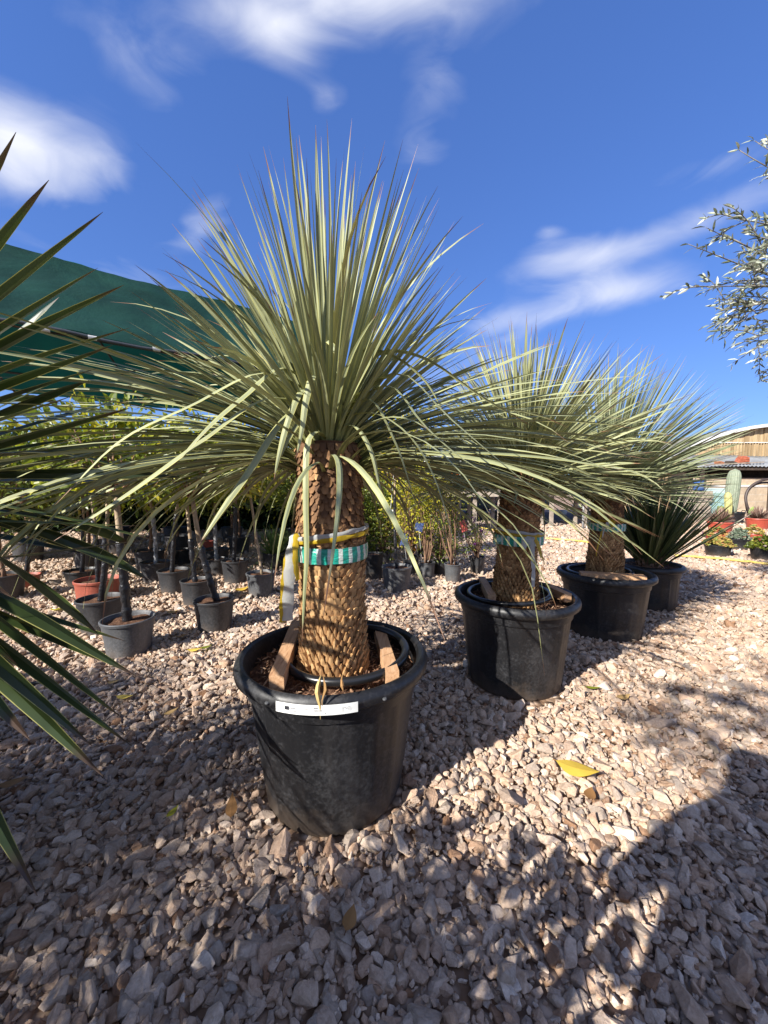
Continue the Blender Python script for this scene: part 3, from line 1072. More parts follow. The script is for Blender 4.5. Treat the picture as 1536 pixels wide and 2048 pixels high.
for (s, e, z, hh) in ((.125, .20, .017, .0022), (.125, .185, .009, .0018), (.24, .27, .019, .0018), (.33, .352, .021, .0025), (.33, .39, .014, .0022), (.42, .425, .006, .0018)):
    a = s
    while a < e:
        w = rg.uniform(.004, .010)
        mark(A0 + a, A0 + a + w, b0 + z, b0 + z + hh * 1.5, 1)
        a += w + .003
pa = A0 + .56
mark(pa, pa + .003, b0 + .008, b0 + .024, 1)
for q in range(10):
    mark(pa + .004 + q * .006, pa + .010 + q * .006, b0 + .019 + .003 * math.sin(q), b0 + .0202 + .003 * math.sin(q), 1)
for q in range(3):
    mark(pa + .05 + q * .008, pa + .052 + q * .008, b0 + .010, b0 + .018, 1)
mbk.build('label_print', [M['ink'], M['greyink']], pot1)
# small studs and slots in the pot wall
for a, z in ((-PI / 2 - .46, H1 - .03), (-PI / 2 + .58, H1 - .03)):
    mb = MB()
    mb.lathe([(.0, -.004), (.006, -.003), (.007, 0), (.006, .003), (0, .004)], 10, ((R1 + .001) * math.cos(a), (R1 + .001) * math.sin(a), z))
    mb.build('rim_stud', M['potgrey'], pot1)

# --- second palm
O2 = Vector((.79, 2.28, 0))
palm2 = empty('potted_palm', O2)
tag(palm2, 'second palm from the front, white and yellow ribbon ends hanging down its trunk', 'potted palm', 'trunked palms in a row of big black pots')
L2 = lambda u, v, Y: P(u, v, Y) - O2
big_pot(palm2, .362, .54, .268, M['pot'], 5)
soil_disc(palm2, .318, .48, 5, 700)
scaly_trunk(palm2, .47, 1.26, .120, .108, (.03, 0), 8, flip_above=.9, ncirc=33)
crown(palm2, (.03, 0, 1.26), 900, .74, 94, .0080, 21, M['palm'], droop=.40, front=-PI / 2 - .2, keepfront=.35, frontdeg=62, low=.88, kink=.10)
band(palm2, .865, .055, .142, (.010, 0), 'tape', M['tape'], (0, .003), 5)
band(palm2, .917, .016, .144, (.012, 0), 'ribbon', M['white_film'], (-.014, .008), 6)
band(palm2, .906, .016, .143, (.012, 0), 'ribbon', M['yellow_film'], (-.006, .010), 7)
k2 = L2(1068, 1074, 2.09)
ribbon(palm2, [k2, L2(1066, 1100, 2.085), L2(1068, 1140, 2.08), L2(1067, 1174, 2.08)], .013, M['white_film'], twist=.5)
ribbon(palm2, [k2, L2(1054, 1078, 2.075), L2(1048, 1098, 2.075)], .014, M['white_film'], twist=1.2)
ribbon(palm2, [k2, L2(1080, 1095, 2.09), L2(1090, 1128, 2.10)], .012, M['yellow_film'], twist=1.2)
ribbon(palm2, [k2, L2(1075, 1088, 2.085), L2(1083, 1116, 2.08)], .009, M['yellow_film'], twist=.8)
ribbon(palm2, [L2(1003, 1078, 2.14), L2(994, 1080, 2.14), L2(986, 1085, 2.14)], .014, M['tape'], twist=.4, side=(0, 0, 1))
mb = MB()
mb.tube([(-.035 + .235 * math.cos(a), .02 + .23 * math.sin(a), .528 + .01 * math.cos(a)) for a in np.linspace(0, 2 * PI, 64, endpoint=False)], .015, 10, closed=True)
mb.build('inner_pot_rim', M['ring'], palm2, smooth=True)
for a, b in (((963, 1160), (984, 1198)), ((1098, 1178), (1136, 1196))):
    mb = MB(); mb.bar(G(*a, .525) - O2, G(*b, .525) - O2, .045, .05); mb.build('wooden_slat', M['wood'], palm2)

# --- third palm
O3 = Vector((1.765, 3.04, 0))
palm3 = empty('potted_palm', O3)
tag(palm3, 'third palm from the front, with a plank lying along its pot rim', 'potted palm', 'trunked palms in a row of big black pots')
L3 = lambda u, v, Y: P(u, v, Y) - O3
big_pot(palm3, .35, .50, .265, M['pot'], 9)
soil_disc(palm3, .306, .44, 9, 400)
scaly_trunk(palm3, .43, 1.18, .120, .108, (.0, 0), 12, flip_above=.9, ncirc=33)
crown(palm3, (-.02, 0, 1.18), 960, .85, 88, .0076, 33, M['palm_blue'], droop=.13, lenvar=.06, low=.76)
band(palm3, .855, .055, .132, (0, 0), 'tape', M['tape'], (0, .002), 9)
band(palm3, .905, .014, .134, (0, 0), 'ribbon', M['yellow_film'], (-.004, .0), 10)
k3 = L3(1217, 1044, 2.90)
ribbon(palm3, [k3, L3(1204, 1068, 2.89), L3(1196, 1095, 2.89), L3(1193, 1112, 2.89)], .010, M['yellow_film'], twist=.9)
ribbon(palm3, [k3, L3(1222, 1040, 2.89), L3(1226, 1054, 2.89)], .016, M['yellow_film'], twist=.9)
ribbon(palm3, [k3, L3(1209, 1060, 2.89), L3(1206, 1075, 2.89)], .011, M['white_film'], twist=.9)
mb = MB()
mb.tube([(-.03 + .23 * math.cos(a), .03 + .225 * math.sin(a), .492 + .008 * math.cos(a)) for a in np.linspace(0, 2 * PI, 64, endpoint=False)], .014, 10, closed=True)
mb.build('inner_pot_rim', M['ring'], palm3, smooth=True)
mb = MB(); mb.bar(G(1160, 1148, .502) - O3, G(1290, 1156, .502) - O3, .085, .035); mb.build('wooden_slat', M['wood'], palm3)

# --- stemless fan-shaped plant in the last big pot
O4 = Vector((2.60, 3.72, 0))
fan = empty('potted_yucca', O4)
tag(fan, 'stemless dark green plant of upright spiky blades in the last black pot of the row', 'potted yucca')
big_pot(fan, .285, .42, .225, M['pot'], 14)
soil_disc(fan, .25, .385, 14, 300)
mb = MB()
mb.lathe([(.115, .36), (.10, .42), (.085, .50), (.05, .56)], 20)
rg = random.Random(2)
for i in range(60):
    a = i * 2.4
    z = .38 + .13 * (i / 60)
    mb.leaf([Vector((.08 * math.cos(a), .08 * math.sin(a), z - .03)), Vector((.115 * math.cos(a), .115 * math.sin(a), z + .02)), Vector((.12 * math.cos(a), .12 * math.sin(a), z + .07))], [.02, .018, .008], (-math.sin(a), math.cos(a), 0), .2, 0, rg.random() * .5)
mb.build('stem', M['bark_brown'], fan)
crown(fan, (0, 0, .48), 190, .80, 46, .0165, 41, M['fan'], droop=.06, lenvar=.14, fold=.5)

# ------------------------------------------------------------------ variegated yucca at the left edge
OY = Vector((-1.38, 1.0, 0))
yuc = empty('variegated_yucca', OY)
tag(yuc, 'yucca with broad stiff dark blades edged in yellow, reaching in from the left border', 'yucca plant')
mb = MB(); mb.lathe(pot_profile(.21, .36, .165, .04), 48); mb.build('pot', M['pot'], yuc, smooth=True)
soil_disc(yuc, .175, .30, 31, 100)
mb = MB(); mb.tube([(0, 0, .28), (.01, .01, .6), (-.01, .0, .95), (0, 0, 1.32)], [.05, .045, .045, .035], 12); mb.build('trunk', M['bark_brown'], yuc, smooth=True)
LY = lambda u, v, Y: P(u, v, Y) - OY
EXY = []
rg = random.Random(9)
for (u, v, Y, zb, sag) in [(32, 264, 1.0, 1.33, .02), (98, 360, 1.02, 1.3, .03), (206, 424, 1.06, 1.28, .05), (196, 536, 1.08, 1.25, .05), (248, 570, 1.1, 1.22, .07), (262, 655, 1.12, 1.2, .08),
                           (225, 690, 1.0, 1.2, .06), (200, 735, 1.05, 1.18, .05), (150, 790, .95, 1.15, .05), (262, 815, 1.0, 1.1, .05), (285, 1052, .98, 1.05, .03), (306, 1078, 1.02, .98, -.02),
                           (225, 1060, 1.1, 1.05, .06), (75, 1792, .68, .84, .05), (206, 1552, .80, .90, .06), (184, 1492, .82, .92, .05), (264, 1492, .90, .92, .06), (250, 1440, .92, .95, .08),
                           (272, 1352, .98, .92, .09), (232, 1332, 1.0, .88, .06), (250, 1282, 1.05, .9, .03), (180, 1110, 1.2, .95, .08), (60, 1480, .75, .9, .05), (35, 1330, .9, .9, .1), (25, 1195, .85, .98, .08), (90, 1240, 1.2, .95, .08)]:
    tip = LY(u, v, Y)
    a = math.atan2(tip.y, tip.x)
    b = Vector((.04 * math.cos(a), .04 * math.sin(a), zb))
    mid = (b * .55 + tip * .45) + Vector((0, 0, sag))
    q1 = b * .85 + tip * .15 + Vector((0, 0, sag * .6 + .02))
    EXY.append(([b, q1, mid, tip], .022 * rg.uniform(.8, 1.1), rg.uniform(-.3, .3)))
crown(yuc, (0, 0, 1.22), 70, .60, 118, .021, 51, M['yucca'], droop=.18, extra=EXY, fold=.28, lenvar=.12, prof=(np.array([0, .08, .5, .78, .93, 1.0]), np.array([.8, .75, 1.0, .95, .45, .03])))

# ------------------------------------------------------------------ leafy crowns
def leaf_cloud(mb, pts, dirs, L, W, rng, curl=.15, mi=0, rlo=0.0, rhi=1.0):
    for p, d in zip(pts, dirs):
        p, d = Vector(p), Vector(d).normalized()
        l = L * rng.uniform(.65, 1.25)
        side = d.cross(Vector((rng.uniform(-1, 1), rng.uniform(-1, 1), rng.uniform(.2, 1)))).normalized()
        nn = side.cross(d)
        w = W * rng.uniform(.75, 1.2)
        mb.leaf([p, p + d * l * .35 + nn * l * .06, p + d * l * .72 + nn * l * .02, p + d * l - nn * l * curl], [w * .25, w, w * .8, w * .04], side, .3, 0, min(1, max(0, rng.uniform(rlo, rhi))), mi)

def leafy_crown(parent, c, rad, nclump, perclump, L, W, mat, seed, spread=.28, root_pt=None, twig_mat=None, twig_r=.006, upbias=.25, droopy=0.0, fr=None, hollow=.45):
    rng = random.Random(seed)
    c = Vector(c)
    mb, tw = MB(), MB()
    for i in range(nclump):
        d = Vector((rng.gauss(0, 1), rng.gauss(0, 1), rng.gauss(0, 1))).normalized()
        k = hollow + (1 - hollow) * rng.random() ** .6
        cc = c + Vector((d.x * rad[0], d.y * rad[1], d.z * rad[2])) * k
        start = Vector(root_pt) if root_pt is not None else c - Vector((0, 0, rad[2]))
        m = (start + cc) / 2 + Vector((rng.gauss(0, .04), rng.gauss(0, .04), rng.gauss(0, .03) + .03))
        path = smooth_path([start, m, cc], 6)
        tw.tube(path, [twig_r * (1.3 - .17 * q) for q in range(6)], 5)
        sp = spread * min(rad) * rng.uniform(.8, 1.4)
        pts, dirs = [], []
        for _ in range(int(perclump * rng.uniform(.6, 1.4))):
            o = Vector((rng.gauss(0, sp), rng.gauss(0, sp), rng.gauss(0, sp * .8)))
            pts.append(cc + o)
            dirs.append(o.normalized() * .7 + d * .5 + Vector((rng.uniform(-.6, .6), rng.uniform(-.6, .6), rng.uniform(-.5, .6) + upbias - droopy)))
        lo = rng.uniform(0, .35)
        leaf_cloud(mb, pts, dirs, L, W, rng, rlo=lo, rhi=lo + .6)
    o = mb.build('crown', mat, parent)
    t = tw.build('branches', twig_mat or M['bark_brown'], parent, smooth=True)
    return o, t

def small_pot(root, R, H, mat, seed=0, taper=.80, lip=None):
    lip = lip or max(.012, R * .10)
    rb, rt = R * taper, R * .955
    mb = MB()
    mb.lathe([(0, .008), (rb - .012, .006), (rb, .012), (rb + (rt - rb) * .5, H * .5), (rt, H - lip * 1.4), (R, H - lip * 1.3), (R + .002, H - lip * .3), (R - .003, H), (R - .010, H - .001), (rt - .010, H - lip), (rt - .016, H * .72)], 40)
    o = mb.build('pot', mat, root, smooth=True)
    bm = bmesh.new(); bm.from_mesh(o.data)
    for e in bm.edges:
        if len(e.link_faces) == 2 and e.calc_face_angle(0) > math.radians(38): e.smooth = False
    bm.to_mesh(o.data); bm.free()
    mb = MB()
    rr = rt - .012
    V = [(0, 0, H - lip * 1.6)] + [(rr * math.cos(a), rr * math.sin(a), H - lip * 1.9 + .006 * math.sin(5 * a + seed)) for a in np.linspace(0, 2 * PI, 28, endpoint=False)]
    mb.add(V, [(0, 1 + k, 1 + (k + 1) % 28) for k in range(28)])
    mb.build('soil', M['soil'], root)
    return o

def potted_tree(u, vb, wpx, hpx, top, label, mat='smallpot', wrap=.75, bark='bark', crown_r=(.34, .34, .30), kind='citrus', seed=0, tr=.017, nclump=30, per=24, L=.085, W=.017, group='potted standard trees in black pots', cz=.20, name='potted_tree', cat='potted tree', wrapmat='wrap', branches=True, tag_at=None):
    p = G(u, vb)
    k = p.y / FPX
    R = wpx * k * .5 * .93
    H = hpx * k * .93
    p.y += R * .3
    root = empty(name, p)
    tag(root, label, cat, group)
    small_pot(root, R, H, M[mat], seed)
    rng = random.Random(seed)
    tp = P(top[0], top[1], p.y) - p
    b = Vector((rng.uniform(-.02, .02), rng.uniform(-.02, .02), H - .05))
    pts = smooth_path([b, b.lerp(tp, .5) + Vector((rng.uniform(-.02, .02), rng.uniform(-.02, .02), 0)), tp], 12)
    mb = MB(); mb.tube(pts, [tr * (1.15 - .025 * i) for i in range(12)], 9)
    trunk = mb.build('trunk', M[bark], root, smooth=True)
    if wrap:
        kk = max(3, int(12 * wrap))
        wp = smooth_path([b + Vector((0, 0, .01)), pts[kk // 2], pts[kk - 1]], 26)
        mb = MB(); mb.tube(wp, [tr * 1.42 * (1 + .12 * math.sin(i * 2.1 + seed) + .08 * math.sin(i * .9)) for i in range(26)], 10)
        mb.build('trunk_wrap', M[wrapmat], trunk, smooth=True)
    leafy_crown(root, tp + Vector((0, 0, crown_r[2] + cz - .2)), crown_r, nclump, per, L, W, M[kind], seed + 100, root_pt=tp - Vector((0, 0, .02)))
    if tag_at:
        q = P(tag_at[0], tag_at[1], p.y - .25) - p
        mb = MB(); mb.box(q, (.045, .003, .075), Matrix.Rotation(.15, 3, 'Y')); mb.build('name_tag', M['paper'], root)
        mb = MB(); mb.tube([q + Vector((0, 0, .037)), tp + Vector((0, 0, .2))], .0015, 5); mb.build('tag_string', M['paper'], root)
    return root

T = [
 dict(u=250, vb=1312, wpx=107, hpx=82, top=(231, 985), label='tree in the black pot standing closest behind the striped yucca, trunk wrapped black', mat='potgrey', wrap=.72, seed=1, tr=.021, crown_r=(.42, .36, .30), tag_at=None),
 dict(u=425, vb=1264, wpx=86, hpx=72, top=(384, 995), label='tree leaning left out of a black pot, front tree left of the big palm', wrap=.62, seed=2, tr=.019, crown_r=(.34, .34, .3)),
 dict(u=390, vb=1213, wpx=66, hpx=58, top=(373, 1000), label='slim tree in the black pot behind the front left-leaning tree', wrap=.6, seed=3, crown_r=(.3, .3, .26)),
 dict(u=344, vb=1186, wpx=65, hpx=50, top=(356, 1000), label='black wrapped tree leaning slightly right, between the silver wrapped trunk and the slim tree', wrap=.85, seed=4, crown_r=(.33, .33, .28)),
 dict(u=307, vb=1166, wpx=60, hpx=46, top=(299, 992), label='tree with crumpled silver and black wrapping on its trunk', wrap=.78, seed=5, wrapmat='silver_wrap', crown_r=(.33, .33, .28)),
 dict(u=520, vb=1195, wpx=63, hpx=54, top=(500, 985), label='little tree with bare pale brown stem and fine leaves in a grey pot', mat='potgrey', wrap=0, seed=6, bark='bark', tr=.014, kind='gold', crown_r=(.31, .31, .36), nclump=60, per=34, L=.055, W=.0075),
 dict(u=468, vb=1168, wpx=58, hpx=52, top=(472, 985), label='straight black wrapped tree next to the bare stemmed tree', wrap=.9, seed=7, crown_r=(.34, .34, .28)),
 dict(u=432, vb=1152, wpx=46, hpx=38, top=(430, 990), label='small dark potted tree in front of the red pot', wrap=.8, seed=8, wrapmat='silver_wrap', crown_r=(.3, .3, .26)),
 dict(u=794, vb=1184, wpx=67, hpx=56, top=(790, 955), label='tree with a thin black stem, first pot right of the big trunk', mat='potgrey', wrap=.9, seed=9, tr=.012, kind='gold', crown_r=(.36, .3, .42), nclump=60, per=26, L=.05, W=.010, tag_at=(781, 1026)),
]
for d in T:
    potted_tree(**d)

# red tub with a black pot standing in front of it
def tub(u, vb, wpx, hpx, mat, label, name='plant_tub', cat='plant pot', seed=0, stem=None, taper=.8):
    p = G(u, vb)
    k = p.y / FPX
    R, H = wpx * k * .465, hpx * k * .93
    p.y += R * .3
    r = empty(name, p)
    tag(r, label, cat)
    small_pot(r, R, H, M[mat], seed, taper)
    if stem:
        rng = random.Random(seed)
        tp = P(stem[0], stem[1], p.y) - p
        b = Vector((0, 0, H - .05))
        mb = MB(); mb.tube(smooth_path([b, b.lerp(tp, .5) + Vector((.02, 0, 0)), tp], 10), [.017 - .0005 * i for i in range(10)], 8)
        tr = mb.build('trunk', M['bark'], r, smooth=True)
        mb = MB(); mb.tube(smooth_path([b, b.lerp(tp, .35) + Vector((.015, 0, 0)), b.lerp(tp, .7)], 20), [.024 * (1 + .12 * math.sin(i * 2.2)) for i in range(20)], 9)
        mb.build('trunk_wrap', M['wrap'], tr, smooth=True)
        leafy_crown(r, tp + Vector((0, 0, .28)), (.36, .36, .3), 26, 22, .085, .017, M['citrus'], seed + 9, root_pt=tp)
    return r
tub(195, 1268, 92, 78, 'smallpot', 'wide black pot holding a dark stem, in front of the terracotta tub', seed=3, stem=(215, 990))
tub(189, 1205, 88, 50, 'terracotta', 'terracotta coloured tub behind the wide black pot', seed=4, stem=(182, 985), taper=.88)
tub(46, 1178, 54, 30, 'terracotta', 'low terracotta bowl half hidden by the yucca blades at the left border', seed=5, stem=(60, 1000), taper=.8)
tub(158, 1172, 66, 34, 'pot', 'squat black pot in shade behind the terracotta tub', seed=6, stem=(165, 985))
tub(418, 1122, 34, 44, 'redplastic', 'narrow red pot in shade behind the small dark potted tree', seed=7)
tub(0, 1372, 44, 70, 'pot', 'black pot cut off by the left picture border', seed=8)
tub(286, 1128, 40, 30, 'pot', 'dark empty pot in deep shade beside the silver wrapped tree', seed=10)
tub(362, 1132, 42, 36, 'pot', 'dark empty pot in shade behind the right-leaning wrapped tree', seed=11)
tub(748, 1160, 42, 58, 'pot', 'tall black pot half hidden by the right side of the big trunk', seed=12)

# grassy clump in a pot
p = G(545, 1139)
r = empty('potted_grass', p + Vector((0, .08, 0)))
tag(r, 'clump of strappy green leaves in a black pot left of the big trunk', 'potted grass')
small_pot(r, .165, .235, M['smallpot'], 2)
mb = MB(); rg = random.Random(4)
for i in range(240):
    a, th = rg.uniform(0, 6.28), abs(rg.gauss(0, .75))
    l = rg.uniform(.28, .46)
    rr = rg.uniform(0, .09)
    pt = Vector((rr * math.cos(a), rr * math.sin(a), .2))
    pts = [pt.copy()]
    for k in range(5):
        al = th + .35 * k * k / 16
        pt = pt + Vector((math.sin(al) * math.cos(a), math.sin(al) * math.sin(a), math.cos(al))) * l / 5
        pts.append(pt.copy())
    mb.leaf(pts, [.005, .006, .006, .005, .004, .001], (-math.sin(a), math.cos(a), 0), .3, 0, rg.random())
mb.build('leaves', M['grassleaf'], r)

# shrubs in pots right of the big trunk
def potted_shrub(u, vb, wpx, hpx, label, top, rad, kind, seed, nclump=22, per=22, L=.05, W=.011, card=None, stems=3, mat='smallpot', flower=None, cat='potted shrub'):
    p = G(u, vb)
    k = p.y / FPX
    R, H = wpx * k * .465, hpx * k * .93
    p.y += R * .3
    root = empty('potted_shrub', p)
    tag(root, label, cat)
    small_pot(root, R, H, M[mat], seed)
    rng = random.Random(seed)
    tp = P(top[0], top[1], p.y) - p
    mb = MB()
    for i in range(stems):
        a = rng.uniform(0, 6.28)
        e = tp + Vector((rng.gauss(0, rad[0] * .6), rng.gauss(0, rad[1] * .6), rad[2] * rng.uniform(-.2, 1.2)))
        b = Vector((.02 * math.cos(a), .02 * math.sin(a), H - .05))
        mb.tube(smooth_path([b, b.lerp(e, .5) + Vector((rng.gauss(0, .03), rng.gauss(0, .03), 0)), e], 8), [.009 - .0009 * q for q in range(8)], 6)
    mb.build('stems', M['bark_brown'], root, smooth=True)
    if nclump:
        leafy_crown(root, tp, rad, nclump, per, L, W, M[kind], seed + 60, root_pt=(0, 0, H), hollow=.2, twig_r=.004, spread=.4)
    if flower:
        for i in range(flower[1]):
            mf = MB()
            d = Vector((rng.gauss(0, 1), rng.gauss(0, 1), rng.gauss(0, 1))).normalized()
            c = tp + Vector((d.x * rad[0], d.y * rad[1], d.z * rad[2])) * rng.uniform(.5, 1.0)
            leaf_cloud(mf, [c] * 6, [Vector((rng.gauss(0, 1), rng.gauss(0, 1), rng.gauss(0, 1))) for _ in range(6)], .028, .010, rng)
            mf.build('flower', M[flower[0]], root)
    if card:
        (cu, cv, cw, ch, cm) = card
        q = P(cu, cv, p.y - .12) - p
        s_ = p.y / FPX
        mb = MB(); mb.box(q, (cw * s_, .003, ch * s_), Matrix.Rotation(rng.uniform(-.3, .3), 3, 'Y') @ Matrix.Rotation(.4, 3, 'Z'))
        mb.build('picture_card', M[cm], root)
        mb = MB(); mb.tube([q - Vector((0, 0, ch * s_ * .4)), Vector((q.x * .6, q.y * .6, H - .03))], .003, 5); mb.build('card_stake', M['clip'], root)
    return root

potted_shrub(820, 1150, 32, 36, 'black pot with a blue and orange picture card between the trunk and hydrangea twigs', (815, 1020), (.28, .24, .42), 'gold', 1, 44, 24, .045, .012, card=(809, 1080, 14, 26, 'bluelabel'))
potted_shrub(826, 1140, 26, 30, 'small pot with a long orange picture card', (800, 1010), (.3, .24, .6), 'citrus_dark', 12, 36, 22, .045, .012, card=(823, 1082, 8, 42, 'orangelabel'))
potted_shrub(854, 1157, 37, 36, 'grey pot of bare forked twigs with a blue picture card', (856, 1040), (.16, .16, .22), 'gold', 2, 12, 14, .045, .010, card=(838, 1054, 18, 18, 'bluelabel'), mat='potgrey', stems=6)
potted_shrub(906, 1166, 38, 42, 'pale grey pot holding one twisted reddish brown stem', (893, 1010), (.16, .2, .34), 'citrus_dark', 3, 12, 12, .045, .010, mat='potgrey', stems=4)
potted_shrub(955, 1150, 34, 40, 'black pot of loose shrub with purple blooms and a red picture card', (945, 1065), (.22, .2, .26), 'citrus_dark', 4, 20, 20, .035, .008, card=(927, 1052, 13, 22, 'redlabel'), flower=('purple', 14), stems=7)
potted_shrub(880, 1150, 30, 32, 'black pot of low green shrub between grey pots', (880, 1080), (.26, .2, .24), 'citrus_dark', 5, 44, 26, .04, .009)
potted_shrub(765, 1128, 36, 30, 'tall dark leafy shrub with reddish leaves just right of the big trunk', (757, 1035), (.28, .3, .58), 'citrus_dark', 6, 90, 26, .055, .015)
potted_shrub(848, 1118, 30, 26, 'bright golden shrub behind the blue picture cards', (850, 985), (.34, .3, .48), 'gold', 7, 90, 28, .05, .014)
potted_shrub(905, 1112, 28, 24, 'twiggy shrub with sparse lime leaves behind the twisted stem', (902, 1010), (.22, .25, .5), 'gold', 8, 14, 14, .05, .012, stems=8)
potted_shrub(745, 1095, 40, 26, 'large yellow green bush against the upper right side of the big trunk', (752, 940), (.42, .4, .60), 'gold', 9, 120, 30, .06, .014)
potted_shrub(800, 1092, 40, 26, 'upright bushy shrub with gold tips behind the thin black stem', (800, 965), (.38, .4, .58), 'gold', 10, 110, 28, .055, .014)

# rows of citrus behind, some still in the shade of the net
protos = []
for i in range(4):
    r = empty('citrus_tree', (0, 0, 0))
    small_pot(r, .19, .30, M['smallpot'], 40 + i)
    rg = random.Random(70 + i)
    e = Vector((rg.uniform(-.05, .05), 0, .85 + .1 * rg.random()))
    mb = MB(); mb.tube(smooth_path([(0, 0, .26), (rg.uniform(-.04, .04), 0, .55), e], 8), [.022 - .001 * q for q in range(8)], 8)
    mb.build('trunk', M['bark_brown'], r, smooth=True)
    leafy_crown(r, e + Vector((0, 0, .42)), (.50, .46, .46), 46, 30, .095, .020, M['citrus' if i % 2 == 0 else 'citrus_dark'], 200 + i, root_pt=e)
    protos.append(r)

def copy_thing(src, loc, rz, sc=1.0):
    c = src.copy(); COL.objects.link(c)
    c.location = loc; c.rotation_euler = (0, 0, rz); c.scale = (sc, sc, sc)
    for ch in list(src.children):
        d = ch.copy(); COL.objects.link(d); d.parent = c
        for g in list(ch.children):
            e = g.copy(); COL.objects.link(e); e.parent = d
    return c
spots = [(-4.9, 4.6, 1.05), (-4.1, 5.3, 1.0), (-3.2, 5.2, 1.0), (-2.35, 5.3, 1.0), (-5.5, 5.9, 1.1), (-4.6, 6.6, 1.1), (-3.5, 6.5, 1.1), (-2.5, 6.6, 1.0), (-1.5, 6.3, .95), (-1.1, 5.3, .85),
         (-6.6, 7.2, 1.15), (-5.4, 7.8, 1.15), (-4.2, 7.7, 1.15), (-3.1, 7.8, 1.1), (-2.0, 7.7, 1.0), (-.9, 7.2, .95), (-.25, 6.4, .85), (-3.9, 3.9, .9)]
rg = random.Random(17)
for i, (x, y, s_) in enumerate(spots):
    o = copy_thing(protos[i % 4], (x, y, 0), rg.uniform(0, 6.28), s_)
    tag(o, 'leafy citrus tree in the crowded rows under and before the green net', 'citrus tree', 'rows of citrus trees behind the black pots')
for r in protos:
    for ch in list(r.children): bpy.data.objects.remove(ch)
    bpy.data.objects.remove(r)

# dark hedge along the back of the citrus rows
mb, tw = MB(), MB()
rg = random.Random(23)
pts, dirs = [], []
for i in range(9000):
    t = rg.random()
    x, y = -12 + 12.5 * t, 9.2 + 1.2 * t
    h = 1.9 + .35 * mnoise.noise(Vector((x * .9, 0, 3)))
    z = h * rg.random() ** .7
    pts.append((x + rg.gauss(0, .1), y - .35 * rg.random() + rg.gauss(0, .15), z))
    dirs.append((rg.uniform(-1, 1), rg.uniform(-1.4, .4), rg.uniform(-.4, 1)))
leaf_cloud(mb, pts, dirs, .16, .045, rg)
hd = mb.build('hedge', M['hedge'])
tag(hd, 'long dark green hedge behind the citrus rows', 'hedge')
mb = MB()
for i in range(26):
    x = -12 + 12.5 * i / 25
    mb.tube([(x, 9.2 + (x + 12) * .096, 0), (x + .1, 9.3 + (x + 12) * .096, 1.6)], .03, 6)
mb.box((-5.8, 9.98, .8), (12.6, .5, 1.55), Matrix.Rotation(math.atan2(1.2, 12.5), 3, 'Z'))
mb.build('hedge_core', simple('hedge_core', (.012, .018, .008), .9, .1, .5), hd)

# ------------------------------------------------------------------ green shade-net canopy on the left
DX = Vector((.81, .586, 0)); NX = Vector((-.586, .81, 0))
E0 = Vector((-5.4, 5.4, 0))
can = empty('net_canopy', E0)
tag(can, 'tall dark green shade net canopy on a steel frame above the potted trees', 'shade canopy')
def net_sheet(name, s0, s1, o0, z0, o1, z1, mat, sag=.10, ns=90, no=24, thick=.006):
    mb = MB()
    V = []
    for j in range(no + 1):
        for i in range(ns + 1):
            s, q = s0 + (s1 - s0) * i / ns, j / no
            z = z0 + (z1 - z0) * q - sag * math.sin(PI * q) * (.6 + .4 * abs(math.sin(i * PI / 30))) + .05 * mnoise.noise(Vector((s * .9, q * 4, 2))) + .025 * mnoise.noise(Vector((s * 2.6, q * 2, 7)))
            edge = .05 * abs(math.sin(i * PI / 30)) * (1 if j in (0, no) else 0)
            p = DX * s + NX * (o0 + (o1 - o0) * q)
            V.append((p.x, p.y, z + edge - .05))
    w = ns + 1
    F = [(j * w + i, j * w + i + 1, (j + 1) * w + i + 1, (j + 1) * w + i) for j in range(no) for i in range(ns)]
    n0 = len(V)
    V += [(a, b, c - thick) for (a, b, c) in V]
    F += [tuple(n0 + q for q in f)[::-1] for f in F]
    mb.add(V, F)
    return mb.build(name, mat, can, smooth=True)
net_sheet('roof_net', -6, 5.7, 0, 3.5, 2.3, 5.5, M['net'])
net_sheet('roof_net', -6, 5.7, 2.3, 5.5, 4.9, 3.35, M['net_backlit'])
for s in np.linspace(-6, 5.7, 6):
    for off, z in ((0, 3.5),) if s in (-6, 5.7) else ():
        p = DX * s + NX * off
        mb = MB(); mb.tube([(p.x, p.y, 0), (p.x, p.y, z - .06)], .035, 8); mb.build('post', M['darksteel'], can, smooth=True)
    if s in (-6, 5.7):
        a, b, c = DX * s + Vector((0, 0, 3.3)), DX * s + NX * 2.3 + Vector((0, 0, 5.3)), DX * s + NX * 4.9 + Vector((0, 0, 3.2))
        mb = MB(); mb.tube([a, b, c], .03, 8); mb.build('rafter', M['darksteel'], can, smooth=True)
for (o_, z_) in ((3.4, 4.40), (4.3, 3.65)):
    mb = MB(); mb.tube([DX * q + NX * o_ + Vector((0, 0, z_)) for q in (-6, 0, 5.7)], .025, 8); mb.build('purlin', M['darksteel'], can, smooth=True)
for q in (-4, -1.5, 1.0, 3.4):
    mb = MB(); mb.tube([DX * q + NX * 3.0 + Vector((0, 0, 4.7)), DX * (q + 1.2) + NX * 4.8 + Vector((0, 0, 3.22))], .022, 8); mb.build('brace', M['darksteel'], can, smooth=True)
mb = MB()
mb.tube([DX * (-6 + 11.7 * i / 24) + Vector((0, 0, 3.44 - .03 * math.sin(i * 1.3))) for i in range(25)], .028, 8)
rail = mb.build('eave_rail', M['darksteel'], can, smooth=True)
for s in (-.6, .6, 1.15, 2.0):
    mb = MB(); mb.tube([DX * (s - .055) + Vector((0, 0, 3.43)), DX * (s + .055) + Vector((0, 0, 3.43))], .036, 10); mb.build('clip', M['clip'], rail)

